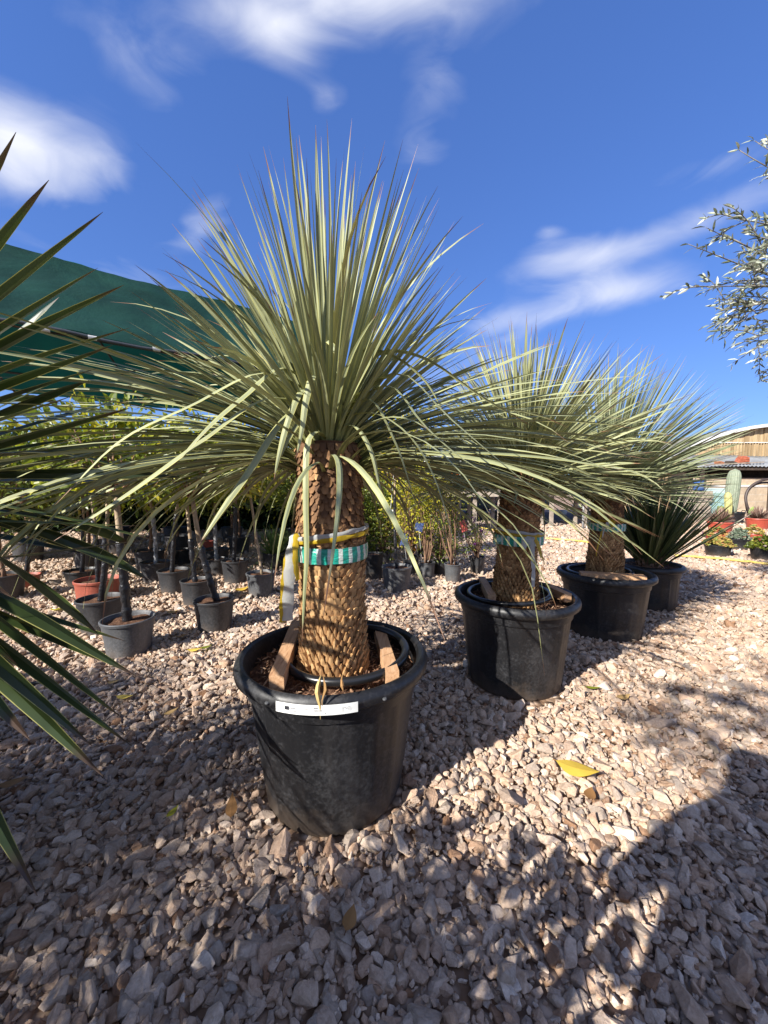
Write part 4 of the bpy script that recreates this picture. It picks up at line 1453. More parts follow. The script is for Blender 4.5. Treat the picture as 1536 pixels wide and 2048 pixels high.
# ------------------------------------------------------------------ low grey flower tent in the distance
OT = Vector((2.6, 10.4, 0))
tent = empty('flower_tent', OT)
tag(tent, 'long low grey net tent sheltering the flower benches in the distance', 'tent')
def tsheet(name, x0, x1, y0, z0, y1, z1, mat, ns=24, no=8):
    mb = MB(); V = []
    for j in range(no + 1):
        for i in range(ns + 1):
            q = j / no
            x = x0 + (x1 - x0) * i / ns
            V.append((x, y0 + (y1 - y0) * q, z0 + (z1 - z0) * q - .10 * math.sin(PI * q) - .05 * abs(math.sin(i * PI / 6))))
    w = ns + 1
    F = [(j * w + i, j * w + i + 1, (j + 1) * w + i + 1, (j + 1) * w + i) for j in range(no) for i in range(ns)]
    mb.add(V, F)
    o = mb.build(name, mat, tent, smooth=True)
    md = o.modifiers.new('thickness', 'SOLIDIFY'); md.thickness = .006
    return o
tsheet('roof_net', -3.6, 4.4, -.1, 1.95, 2.9, 3.1, M['net_grey'])
tsheet('roof_net', -3.6, 4.4, 2.9, 3.1, 6.0, 1.95, M['net_grey'])
tsheet('back_net', -3.6, 4.4, 5.9, .2, 5.95, 2.0, M['net_grey'])
for x in (-3.5, -1.5, -.55, 1.2, 2.8, 4.3):
    mb = MB(); mb.tube([(x, 0, 0), (x, 0, 1.95)], .03, 8); mb.build('post', M['steel'], tent, smooth=True)
mb = MB(); mb.tube([(-3.6, -.02, 1.93), (4.4, -.02, 1.93)], .03, 8); mb.build('eave_rail', M['steel'], tent, smooth=True)

def flower_pot(loc, col, R, seed, label, group=None, potm='smallpot', n=26, hh=.16):
    rng = random.Random(seed)
    r = empty('flower_pot', loc)
    tag(r, label, 'flower pot', group)
    small_pot(r, R, R * 1.5, M[potm], seed)
    mb, mf = MB(), MB()
    for i in range(n):
        d = Vector((rng.gauss(0, R * .9), rng.gauss(0, R * .9), R * 1.5 + abs(rng.gauss(.04, .05))))
        leaf_cloud(mb, [d], [Vector((d.x, d.y, .05))], .07, .02, rng)
        leaf_cloud(mf, [d + Vector((0, 0, hh * .5 * rng.uniform(.6, 1.2)))] * 6, [Vector((rng.gauss(0, 1), rng.gauss(0, 1), abs(rng.gauss(0, .8)))) for _ in range(6)], .045, .019, rng)
    mb.build('leaves', M['citrus_dark'], r)
    mf.build('flowers', M[col], r)
    return r
def bench(x0, x1, y, z, label, group):
    r = empty('flower_bench', ((x0 + x1) / 2, y, 0))
    tag(r, label, 'bench')
    w = x1 - x0
    mb = MB()
    for q in range(5): mb.box((0, -.32 + q * .16, z - .02), (w, .13, .035), rnd=q * .2)
    mb.build('slatted_top', M['plank_grey'], r)
    mb = MB(); mb.box((0, -.40, z - .07), (w, .03, .10)); mb.build('front_rail', M['plank_grey'], r)
    for sx in (-w / 2 + .12, -w / 6, w / 6, w / 2 - .12):
        for sy in (-.3, .3):
            mb = MB(); mb.box((sx, sy, (z - .04) / 2), (.09, .07, z - .045)); mb.build('leg', M['plank_grey'], r)
    return r
bench(.75, 2.95, 9.7, 1.02, 'weathered plank flower bench left of the second palm trunk', None)
bench(3.7, 6.6, 11.0, 1.0, 'weathered plank flower bench right of the second palm trunk', None)
cols = ['yellowf', 'yellowf', 'whitef', 'orange', 'redf']
rg = random.Random(31)
for i in range(11):
    flower_pot((.87 + i * .2, 9.55 + .05 * (i % 2), 1.02), 'yellowf' if i % 4 else 'whitef', .075, 300 + i, 'yellow flowering pot in the front row on the left plank bench' if i % 4 else 'white flowering pot among the yellow ones on the left plank bench', 'flower pots on the left bench')
for i in range(9):
    flower_pot((.95 + i * .23, 9.9, 1.02), 'orange' if i > 3 else 'redf', .085, 330 + i, 'orange flowering pot in the back row on the left plank bench' if i > 3 else 'red flowering pot in the back row on the left plank bench', 'flower pots on the left bench', hh=.34)
for i in range(12):
    c = ['yellowf', 'yellowf', 'yellowf', 'redf', 'redf', 'redf', 'yellowf', 'redf', 'orange', 'redf', 'yellowf', 'redf'][i]
    nm = {'yellowf': 'yellow', 'redf': 'red', 'orange': 'orange'}[c]
    flower_pot((3.85 + i * .235, 10.85 + .1 * (i % 2), 1.0), c, .09, 360 + i, nm + ' flowering pot on the right plank bench', 'flower pots on the right bench', hh=.3)
flower_pot(G(998, 1040) , 'pink', .19, 400, 'bushy pink flowers on the ground left of the second trunk', n=40, hh=.3)
flower_pot(G(1010, 1030) + Vector((0, .1, .0)), 'pink', .2, 401, 'taller pink flowers standing behind the first pink ones', n=40, hh=.75)
flower_pot(G(940, 1042), 'purple', .12, 402, 'small purple flowers on the dark paving', n=14)
flower_pot(G(905, 1030), 'whitef', .22, 403, 'round variegated plant standing before the flower tent', n=40, hh=.3)
p = G(1155, 1031)
r = empty('bucket', p); tag(r, 'bright red bucket with white plants between the palms', 'bucket')
small_pot(r, .19, .30, M['redplastic'], 5)
mb = MB(); rg = random.Random(6)
leaf_cloud(mb, [(rg.gauss(0, .09), rg.gauss(0, .09), .30) for _ in range(40)], [(rg.gauss(0, .5), rg.gauss(0, .5), 1) for _ in range(40)], .16, .02, rg); mb.build('leaves', M['whitef'], r)
p = G(1128, 1030)
r = empty('watering_can', p); tag(r, 'small white can tilted on the gravel left of the red bucket', 'can')
mb = MB(); mb.lathe([(0, 0), (.10, .0), (.11, .02), (.10, .18), (.06, .21), (.055, .2)], 20); mb.build('body', M['clip'], r, smooth=True)
mb = MB(); mb.tube([(-.09, 0, .06), (-.2, 0, .16), (-.27, 0, .26)], [.02, .016, .014], 8); mb.build('spout', M['clip'], r, smooth=True)
p = G(963, 1022)
r = empty('seed_crate', p); tag(r, 'grey plastic crate of seedlings at the edge of the flower bench', 'crate')
mb = MB()
for (c, s_) in (((0, 0, .30), (.62, .4, .03)), ((0, -.19, .37), (.62, .02, .16)), ((0, .19, .37), (.62, .02, .16)), ((-.3, 0, .37), (.02, .36, .16)), ((.3, 0, .37), (.02, .36, .16)), ((0, 0, .14), (.58, .36, .28))): mb.box(c, s_)
mb.build('box', M['darksteel'], r)
mb = MB(); leaf_cloud(mb, [(rg.uniform(-.28, .28), rg.uniform(-.16, .16), .38) for _ in range(120)], [(rg.gauss(0, .4), rg.gauss(0, .4), 1) for _ in range(120)], .14, .02, rg); mb.build('seedlings', M['grey_succulent'], r)

# ------------------------------------------------------------------ arched shed with its lean-to, right background
def gable_mat():
    m, nt, out = material('weathered_gable')
    k = NT(nt)
    co = k.coord()
    n1 = k.noise(1.0, 6, .65, vec=k.coord('Object', (3.0, 1, .35)), dist=.5)
    n2 = k.noise(1.0, 5, .7, vec=k.coord('Object', (14.0, 1, .5)))
    c = k.ramp(n2, [(.3, (.26, .185, .105)), (.5, (.42, .31, .18)), (.7, (.52, .40, .25))])
    c = k.mix(.75, c, k.mix(1.0, c, k.ramp(n1, [(.36, (.42, .38, .33)), (.52, (1, 1, 1)), (.7, (1.15, 1.12, 1.08))]), 'MULTIPLY'))
    k.l(k.bsdf(c, .9, .1), out.inputs[0])
    return m
def block_mat():
    m, nt, out = material('concrete_blocks')
    k = NT(nt)
    mp = k.n('ShaderNodeMapping'); mp.inputs['Rotation'].default_value = (PI / 2, 0, 0)
    k.l(k.coord(), mp.inputs['Vector'])
    b = k.n('ShaderNodeTexBrick')
    b.inputs['Scale'].default_value = 1.0
    b.inputs['Brick Width'].default_value = .62; b.inputs['Row Height'].default_value = .27; b.inputs['Mortar Size'].default_value = .012
    b.inputs['Color1'].default_value = (.56, .42, .29, 1); b.inputs['Color2'].default_value = (.36, .29, .21, 1); b.inputs['Mortar'].default_value = (.40, .34, .27, 1)
    k.l(mp.outputs[0], b.inputs['Vector'])
    n = k.noise(5, 5, .65, vec=k.coord())
    c = k.mix(.6, b.outputs['Color'], k.mix(1.0, b.outputs['Color'], k.ramp(n, [(.3, (.65, .62, .58)), (.7, (1.2, 1.2, 1.2))]), 'MULTIPLY'))
    k.l(k.bsdf(c, .9, .15, k.bump(n, .5, .02)), out.inputs[0])
    return m
def cactus_mat(name, a, b, spine):
    m, nt, out = material(name)
    k = NT(nt)
    n = k.noise(7, 4, .6, vec=k.coord())
    c = k.ramp(n, [(.3, a), (.7, b)])
    v = k.n('ShaderNodeTexVoronoi'); v.inputs['Scale'].default_value = 26
    k.l(k.coord(), v.inputs['Vector'])
    f = k.ramp(v.outputs['Distance'], [(.12, (1, 1, 1)), (.2, (0, 0, 0))])
    k.l(k.bsdf(k.mix(f, c, spine), .6, .3), out.inputs[0])
    return m
M['gable'] = gable_mat(); M['block'] = block_mat()
M['cactus'] = cactus_mat('cactus_skin', (.15, .18, .12), (.25, .28, .20), (.42, .44, .34))
M['cactus_yellow'] = cactus_mat('yellow_cactus_skin', (.34, .33, .11), (.46, .43, .18), (.16, .2, .06))
M['pad'] = cactus_mat('pad_skin', (.14, .20, .05), (.24, .30, .09), (.4, .4, .2))
M['tin'] = simple('corrugated_tin', (.19, .20, .21), .5, .4, .25, 3)
M['rust'] = simple('rusty_iron', (.30, .12, .06), .8, .2, .5, 8)
M['whiteroof'] = simple('white_roof_edge', (.60, .59, .57), .6, .3, .08)
M['shade_wall'] = simple('timber_and_shade', (.06, .045, .035), .9, .1, .4)
M['tile_red'] = simple('red_tiles', (.34, .10, .055), .8, .2, .4, 10)

OS = Vector((16.4, 16.0, 0))
shed = empty('arched_shed', OS)
tag(shed, 'tan arched barn with vertical weathered boards and a white curved roof edge', 'barn')
RA, ZT = 9.0, 3.62
def arch(x): return ZT - (RA - math.sqrt(max(0.0, RA * RA - x * x)))
mb = MB()
hw = 5.4
nb = 54
for i in range(nb):
    x0, x1 = -hw + 2 * hw * i / nb, -hw + 2 * hw * (i + 1) / nb
    d = .025 if i % 2 else 0.0
    h0, h1 = arch(x0) - .04, arch(x1) - .04
    V = [(x0, -d, 0), (x1, -d, 0), (x1, -d, h1), (x0, -d, h0), (x0, .1, 0), (x1, .1, 0), (x1, .1, h1), (x0, .1, h0)]
    mb.add(V, [(0, 1, 2, 3), (4, 7, 6, 5), (0, 3, 7, 4), (1, 5, 6, 2), (3, 2, 6, 7)])
mb.build('wall', M['gable'], shed)
mb = MB()
for sx in (-1, 1): mb.box((sx * (hw - .06), 1.5, arch(hw) / 2 - .1), (.12, 2.7, arch(hw) - .2))
mb.build('wall', M['gable'], shed)
mb = MB(); V = []
n = 40
for i in range(n + 1):
    x = -hw - .25 + (2 * hw + .5) * i / n
    for (y, dz) in ((-.195, -.02), (-.195, .05), (3.0, .05), (3.0, -.02)): V.append((x, y, arch(x) + dz))
F = []
for i in range(n):
    for q in range(4): F.append((i * 4 + q, i * 4 + 4 + q, i * 4 + 4 + (q + 1) % 4, i * 4 + (q + 1) % 4))
F += [(0, 1, 2, 3), (n * 4 + 3, n * 4 + 2, n * 4 + 1, n * 4)]
mb.add(V, F); mb.build('roof', simple('grey_roof_sheet', (.20, .19, .175), .8, .2, .3, 3), shed)
mb = MB(); V = []
for i in range(n + 1):
    x = -hw - .25 + (2 * hw + .5) * i / n
    for (y, dz) in ((-.26, -.05), (-.26, .075), (-.20, .075), (-.20, -.05)): V.append((x, y, arch(x) + dz))
F = []
for i in range(n):
    for q in range(4): F.append((i * 4 + q, i * 4 + 4 + q, i * 4 + 4 + (q + 1) % 4, i * 4 + (q + 1) % 4))
mb.add(V, F + [(0, 1, 2, 3), (n * 4 + 3, n * 4 + 2, n * 4 + 1, n * 4)]); mb.build('roof_edge', M['whiteroof'], shed)
mb = MB(); mb.box((-.6, -.06, 2.92), (5.0, .03, .03)); mb.build('batten', M['whiteroof'], shed)
mb = MB()
for i in range(42): mb.box((-3.0 + i * .115, -.055, 2.62), (.035, .02, .55))
mb.build('slatted_vent', M['gable'], shed)

OL = Vector((14.6, 14.6, 0))
lean = empty('lean_to', OL)
tag(lean, 'low block lean-to with corrugated tin roof in front of the barn', 'lean-to')
mb = MB(); mb.box((0, .3, .56), (5.6, .18, 1.12)); mb.build('wall', M['block'], lean)
mb = MB(); mb.box((.1, .3, 1.145), (5.5, .24, .05)); mb.build('ledge', M['whiteroof'], lean)
mb = MB(); mb.box((-.3, .34, 1.31), (4.6, .12, .28)); mb.build('block_course', M['block'], lean)
mb = MB(); mb.box((0, 1.25, .95), (5.6, .06, 1.88)); mb.build('shade_back_wall', M['shade_wall'], lean)  # dark sheet standing in for the shade under the tin roof
mb = MB(); V = []
nx = 220
for j in range(5):
    for i in range(nx + 1):
        x = -2.85 + 5.7 * i / nx
        V.append((x, -.15 + 1.45 * j / 4, 1.86 + .52 * j / 4 + .022 * math.sin(x * 42) - .03 * math.sin(x * 1.3)))
F = [(j * (nx + 1) + i, j * (nx + 1) + i + 1, (j + 1) * (nx + 1) + i + 1, (j + 1) * (nx + 1) + i) for j in range(4) for i in range(nx)]
mb.add(V, F)
o = mb.build('roof', M['tin'], lean, smooth=True); md = o.modifiers.new('thickness', 'SOLIDIFY'); md.thickness = .012
for x in (-2.6, 0, 2.5):
    mb = MB(); mb.box((x, -.02, .92), (.1, .1, 1.8)); mb.build('post', M['shade_wall'], lean)
mb = MB(); mb.bar((-2.8, -.05, 1.79), (2.8, -.05, 1.77), .08, .09); mb.build('beam', M['shade_wall'], lean)
rg = random.Random(12)
for i, (x, y, s_, mt, lb) in enumerate([(-1.9, .1, .16, 'rust', 'rusty scrap block lying left on the tin roof'), (-1.45, .1, .2, 'shade_wall', 'dark timber block on the tin roof beside the tiles'),
                                    (-.95, .2, .24, 'tile_red', 'stack of red roof tiles on the tin roof'), (.55, .3, .18, 'tile_red', 'small red tile fragment on the tin roof right of the stack'), (1.05, .3, .2, 'tile_red', 'second red tile fragment at the right end of the tin roof')]):
    mb = MB()
    zz = 1.86 + .52 * (y + .15) / 1.45 + .03
    for q in range(3 if mt == 'tile_red' and s_ > .22 else 1):
        mb.box((0, 0, .05 + q * .085), (s_ * 1.7 * (1 - .15 * q), s_, .08), Matrix.Rotation(rg.uniform(-.2, .2), 3, 'Z'), taper=.93)
    o = mb.build('roof_tile' if mt == 'tile_red' else 'scrap_block', M[mt]); o.location = OL + Vector((x, y, zz)); o.rotation_euler = (.34, 0, 0)
    tag(o, lb, 'tile' if mt == 'tile_red' else 'scrap')
mb = MB(); mb.bar((-2.75, -.28, 1.92), (-.2, .1, 2.05), .05, .04); o = mb.build('loose_pole', M['plank_grey']); o.location = OL
tag(o, 'loose pole lying across the front edge of the tin roof', 'pole')
# leaning glass panes
pA = G(1400, 1034)
for (dx, w, h, dy, lb) in ((.0, 1.05, .84, 0, 'large frosted teal glass pane leaning against the block wall'), (.16, .95, 1.02, .12, 'taller pale glass pane standing behind the front pane')):
    mb = MB(); mb.box((w / 2, 0, h / 2), (w, .015, h), Matrix.Rotation(-.12, 3, 'X'))
    o = mb.build('glass_pane', M['glass_teal'] if dy == 0 else simple('pale_glass', (.38, .47, .45), .2, .5, .05)); o.location = pA + Vector((dx - .05, dy, .05)); tag(o, lb, 'glass pane')
# blue barrel bit and rough boards left of the lean-to
mb = MB(); mb.lathe([(0, 0), (.17, 0), (.175, .03), (.165, .18), (.175, .2), (.165, .36), (.17, .4), (0, .41)], 20)
o = mb.build('blue_drum', simple('blue_plastic', (.03, .10, .32), .5, .4, .2), smooth=True); p = P(1398, 985, 14.3); o.location = (p.x, 14.35, .98); tag(o, 'small blue plastic drum on a stack of boards by the barn', 'drum')
mb = MB()
for q in range(7): mb.box((rg.uniform(-.05, .05), rg.uniform(-.05, .05), .07 + q * .138), (.9, .6, .13), Matrix.Rotation(rg.uniform(-.1, .1), 3, 'Z'))
o = mb.build('board_stack', M['plank_grey']); o.location = (p.x - .15, 14.4, 0); tag(o, 'stack of weathered boards under the blue drum', 'boards')

# ------------------------------------------------------------------ cacti and succulent bowls
def ribbed(mb, r, h, ribs, seg=96, base=(0, 0, 0), bend=0.0):
    V = []
    rows = 22
    for j in range(rows + 1):
        t = j / rows
        rr = r * (.82 + .3 * math.sin(min(1, t * 1.15) * 2.2)) if t < .84 else r * 1.02 * math.sqrt(max(0, 1 - ((t - .84) / .16) ** 2))
        for k in range(seg):
            a = 2 * PI * k / seg
            q = rr * (1 + .09 * abs(math.sin(a * ribs / 2)) - .06)
            V.append((base[0] + q * math.cos(a) + bend * t * t, base[1] + q * math.sin(a), base[2] + h * t))
    F = [(j * seg + k, j * seg + (k + 1) % seg, (j + 1) * seg + (k + 1) % seg, (j + 1) * seg + k) for j in range(rows) for k in range(seg)]
    mb.add(V, F)
p = G(1464, 1047)
r = empty('column_cactus', p); tag(r, 'tall grey green column cactus with rounded top in a black handled pot', 'cactus')
small_pot(r, .30, .36, M['pot'], 3)
mb = MB(); ribbed(mb, .155, 1.40, 18, base=(-.06, 0, .28), bend=.05); mb.build('stem', M['cactus'], r, smooth=True)
for sx in (-.3, .3):
    mb = MB(); mb.tube([(sx * .95, -.06, .30), (sx * 1.15, -.06, .40), (sx * 1.15, .06, .40), (sx * .95, .06, .30)], .015, 6); mb.build('handle', M['pot'], r)
p = G(1452, 1050)
r = empty('yellow_cactus', p); tag(r, 'slim yellow variegated cactus leaning against the tall column cactus', 'cactus')
small_pot(r, .2, .25, M['pot'], 4)
mb = MB(); ribbed(mb, .085, .78, 8, base=(.05, 0, .2), bend=-.06); mb.build('stem', M['cactus_yellow'], r, smooth=True)

def pads(mb, base, n, seed, size=.13):
    rng = random.Random(seed)
    for i in range(n):
        a = rng.uniform(-.5, .5)
        c = Vector(base) + Vector((rng.uniform(-.08, .08), rng.uniform(-.05, .05), size * (1.0 + 1.5 * (i // 2))))
        V, F = [], []
        sg, rw = 16, 8
        for j in range(rw + 1):
            th = PI * j / rw
            for k in range(sg):
                ph = 2 * PI * k / sg
                x, y, z = size * .8 * math.sin(th) * math.cos(ph), size * .2 * math.sin(th) * math.sin(ph), -size * 1.15 * math.cos(th)
                V.append(c + Matrix.Rotation(a, 3, 'Y') @ Matrix.Rotation(rng.uniform(-.01, .01) + i * 1.3, 3, 'Z') @ Vector((x, y, z)))
        F = [(j * sg + k, j * sg + (k + 1) % sg, (j + 1) * sg + (k + 1) % sg, (j + 1) * sg + k) for j in range(rw) for k in range(sg)]
        mb.add(V, F)

def bowl(u, vb, wpx, hpx, matp, plant, label, seed, kind='mound', taper=.78, spread=1.0, ph=.16, sticker=False, n=70, name='succulent_bowl', cat='plant bowl', L=.05):
    p = G(u, vb)
    k = p.y / FPX
    R, H = wpx * k * .42, hpx * k * .9
    p.y += R * .4
    rng = random.Random(seed)
    r = empty(name, p); tag(r, label, cat)
    small_pot(r, R, H, M[matp], seed, taper)
    mb = MB()
    if kind == 'mound':
        for i in range(n):
            a, q = rng.uniform(0, 6.28), math.sqrt(rng.random())
            c = Vector((R * spread * q * math.cos(a), R * spread * q * math.sin(a), H - .02 + ph * (1 - q * q) * rng.uniform(.5, 1.1)))
            leaf_cloud(mb, [c] * 9, [Vector((rng.gauss(0, .8), rng.gauss(0, .8), rng.uniform(.1, 1.2))) for _ in range(9)], L, L * .3, rng, rlo=.1 if i % 3 else .5, rhi=.8 if i % 3 else 1)
    else:
        for i in range(n):
            d = Vector((rng.gauss(0, 1), rng.gauss(0, 1), abs(rng.gauss(.3, .7)))).normalized()
            s0 = Vector((0, 0, H - .03))
            e = s0 + Vector((d.x * R * 1.05, d.y * R * 1.05, d.z * ph * 1.7))
            mb.leaf([s0 + (e - s0) * .25, s0 + (e - s0) * .7, e], [.014, .015, .002], (-d.y, d.x, .1), .4, 0, rng.random())
    mb.build('plants', M[plant], r)
    if sticker:
        mb = MB(); V = []
        for i in range(7):
            a = -PI / 2 + .35 + .45 * i / 6
            for z in (H * .52, H * .75): V.append(((R * .965) * math.cos(a), (R * .965) * math.sin(a), z))
        mb.add(V, [(2 * i, 2 * i + 2, 2 * i + 3, 2 * i + 1) for i in range(6)]); mb.build('label', M['paper'], r)
    return r
bowl(1443, 1114, 56, 27, 'pot', 'succulent', 'front black bowl of yellow green succulents with a small white label', 1, sticker=True, spread=1.05, ph=.13)
bowl(1483, 1101, 44, 26, 'pot', 'grey_succulent', 'black bowl of grey green succulents behind the labelled bowl', 2, ph=.2, spread=1.0)
bowl(1438, 1090, 44, 22, 'redplastic', 'succulent', 'red bowl of orange tipped succulents left of the grey green ones', 3, ph=.16, n=50)
bowl(1447, 1069, 52, 28, 'redplastic', 'spiny', 'wide red bowl with a brown spiny rosette below the column cactus', 4, kind='spiny', n=260, ph=.24)
bowl(1512, 1086, 44, 20, 'redplastic', 'succulent', 'red bowl of yellow and rust succulents at the right border', 5, ph=.18, n=60)
bowl(1522, 1060, 48, 26, 'redplastic', 'spiny', 'red bowl with a dark spiny rosette near the big hoop', 6, kind='spiny', n=220, ph=.22)
bowl(1536, 1123, 56, 30, 'pot', 'citrus_dark', 'black bowl of dark leafy plants cut off by the right border', 7, ph=.2, spread=1.1, n=90)
bowl(1414, 1079, 16, 9, 'pot', 'purple', 'tiny pot of purple and white flowers beside the succulent bowls', 8, ph=.10, n=24, L=.04)
for (u, vb, lb, sd) in ((1441, 1046, 'prickly pear pad beside the yellow cactus', 3), (1503, 1050, 'prickly pear pad in front of the big hoop', 5)):
    p = G(u, vb)
    r = empty('prickly_pear', p); tag(r, lb, 'cactus')
    small_pot(r, .16, .22, M['redplastic'], sd)
    mb = MB(); pads(mb, (0, 0, .18), 2, sd, .17); mb.build('pads', M['pad'], r, smooth=True)
p = G(1531, 1046)
mb = MB(); mb.tube([(.66 * math.cos(a), .04 * math.sin(3 * a), .70 + .66 * math.sin(a)) for a in np.linspace(0, 2 * PI, 60, endpoint=False)], .038, 10, closed=True)
mb.tube([(.60 * math.cos(a), .09 + .04 * math.sin(3 * a + 1), .66 + .60 * math.sin(a)) for a in np.linspace(0, 2 * PI, 60, endpoint=False)], .030, 10, closed=True)
o = mb.build('pipe_coil', simple('brown_black_pipe', (.05, .035, .03), .5, .4, .3), smooth=True); o.location = p; tag(o, 'big upright coil of dark pipe standing against the block wall', 'pipe coil')

# ------------------------------------------------------------------ yellow hose
pts = [G(u, v, .045) for (u, v) in [(860, 1046), (930, 1051), (1000, 1062), (1060, 1074), (1150, 1081), (1240, 1094), (1300, 1105), (1370, 1112), (1450, 1118), (1536, 1128), (1640, 1140), (1800, 1165)]]
mb = MB(); mb.tube([q + Vector((.0, .012 * math.sin(i * .9), .003 * math.sin(i * 1.7))) for i, q in enumerate(smooth_path(pts, 120))], .019, 8)
o = mb.build('garden_hose', M['hose'], smooth=True); tag(o, 'yellow garden hose lying across the sunny gravel behind the palms', 'hose')
pts = [G(u, v, .03) for (u, v) in [(-160, 1410), (-40, 1392), (30, 1376), (70, 1366), (110, 1362)]]
mb = MB(); mb.tube(smooth_path(pts, 30), .010, 7)
o = mb.build('drip_hose', M['drip'], smooth=True); tag(o, 'thin black irrigation hose on the gravel at the left border', 'hose')

# ------------------------------------------------------------------ fallen leaves
def fallen(u, v, L, W, ang, mat, label, z=.045, curl=.3, lift=.0, seed=0):
    p = G(u, v, z)
    o_pts = []
    for i in range(10):
        s = i / 9 - .5
        o_pts.append(Vector((s * L, 0, curl * L * (s * s - .1) + lift * s * L)))
    w = [W * q for q in (.04, .45, .8, .97, 1.0, .95, .8, .58, .3, .03)]
    mb = MB(); mb.leaf(o_pts, w, (0, 1, 0), .10, .2, .2 + .7 * ((seed * 37) % 10) / 10)
    mb.tube([o_pts[0] + Vector((-.012, 0, .004)), o_pts[0]], .0012, 5)
    o = mb.build('fallen_leaf', M[mat]); o.location = p; o.rotation_euler = (.12, -.1, ang)
    tag(o, label, 'leaf', 'leaves fallen on the gravel')
fallen(1155, 1535, .155, .043, -.55, 'yleaf', 'large veined yellow leaf on the sunny gravel right of the big pot', .055, seed=2)
fallen(250, 1392, .10, .020, -.1, 'yleaf', 'bright yellow leaf in a sun patch left of the big pot', seed=4)
fallen(390, 1298, .10, .024, .1, 'yleaf', 'yellow leaf near the pot leaning left', seed=1)
fallen(412, 1293, .08, .02, .5, 'citrus', 'greenish leaf right beside a yellow one near the leaning pot', seed=2)
fallen(52, 1252, .12, .04, .2, 'yleaf', 'orange leaf in shade near the left border', seed=3)
fallen(116, 1216, .13, .035, .1, 'citrus', 'pale green leaf near the wide black pot', seed=7)
fallen(28, 1562, .10, .021, .4, 'dryleaf', 'long tan leaf lying in the shade at the left border', seed=3)
fallen(463, 1612, .075, .019, 1.9, 'dryleaf', 'curled tan leaf standing among stones left of the big pot base', .07, .5, .3, seed=3)
fallen(345, 1622, .05, .011, 1.2, 'citrus', 'small green leaf among shaded stones', seed=4)
fallen(700, 1835, .06, .018, 1.3, 'dryleaf', 'pale beige leaf on the stones in front of the big pot', .06, seed=9)
fallen(1247, 1392, .085, .022, .2, 'dryleaf', 'rusty leaf on the gravel right of the second pot', seed=1)
fallen(1186, 1374, .09, .012, -.3, 'citrus', 'narrow green leaf beside the rusty one', seed=5)
fallen(1180, 1586, .06, .02, .9, 'dryleaf', 'small dark brown curled leaf below the large yellow leaf', seed=0)
fallen(228, 1362, .07, .018, .3, 'dryleaf', 'brown leaf above the bright yellow leaf', seed=1)
fallen(345, 1222, .12, .03, .3, 'dryleaf', 'brown leaf between the black pots', seed=1)
fallen(342, 1422, .07, .016, .8, 'dryleaf', 'reddish dry leaf left of the big pot', seed=1)
fallen(485, 1176, .16, .05, .6, 'yleaf', 'yellow leaf at the foot of the straight wrapped tree', .05, seed=6)
fallen(365, 1270, .10, .02, .4, 'dryleaf', 'orange brown leaf between the leaning pot and the wide pot', seed=2)
# dead leaf hooked over the rim of the front pot
p = P(640, 1364, 1.105)
mb = MB()
mb.leaf(smooth_path([p + Vector((0, .02, .012)), p + Vector((-.001, .0, .006)), p + Vector((-.005, -.014, -.025)), p + Vector((.003, -.013, -.07)), p + Vector((.001, -.006, -.112))], 9), [.001, .002, .004, .0065, .0075, .006, .0035, .002, .0006], (1, .2, 0), .9, .9, .95)
mb.leaf(smooth_path([p + Vector((.006, .022, .012)), p + Vector((.010, .001, .006)), p + Vector((.013, -.012, -.018)), p + Vector((.006, -.013, -.05)), p + Vector((.008, -.008, -.085))], 9), [.001, .0015, .002, .004, .005, .003, .0018, .001, .0005], (1, -.3, .2), 1.2, -1.6, .55)
o = mb.build('dead_leaf', M['dryleaf']); tag(o, 'withered pale leaf hooked over the label on the front pot rim', 'leaf')
p = P(683, 1366, 1.105)
mb = MB(); mb.leaf([p + Vector((0, .03, .012)), p + Vector((0, .004, .008)), p + Vector((.004, -.006, -.006)), p + Vector((.006, -.008, -.02))], [.001, .003, .006, .001], (1, 0, 0), .5, .6, .5)
o = mb.build('dead_leaf', M['dryleaf']); tag(o, 'tiny shrivelled leaf on the rim right of the hooked one', 'leaf')

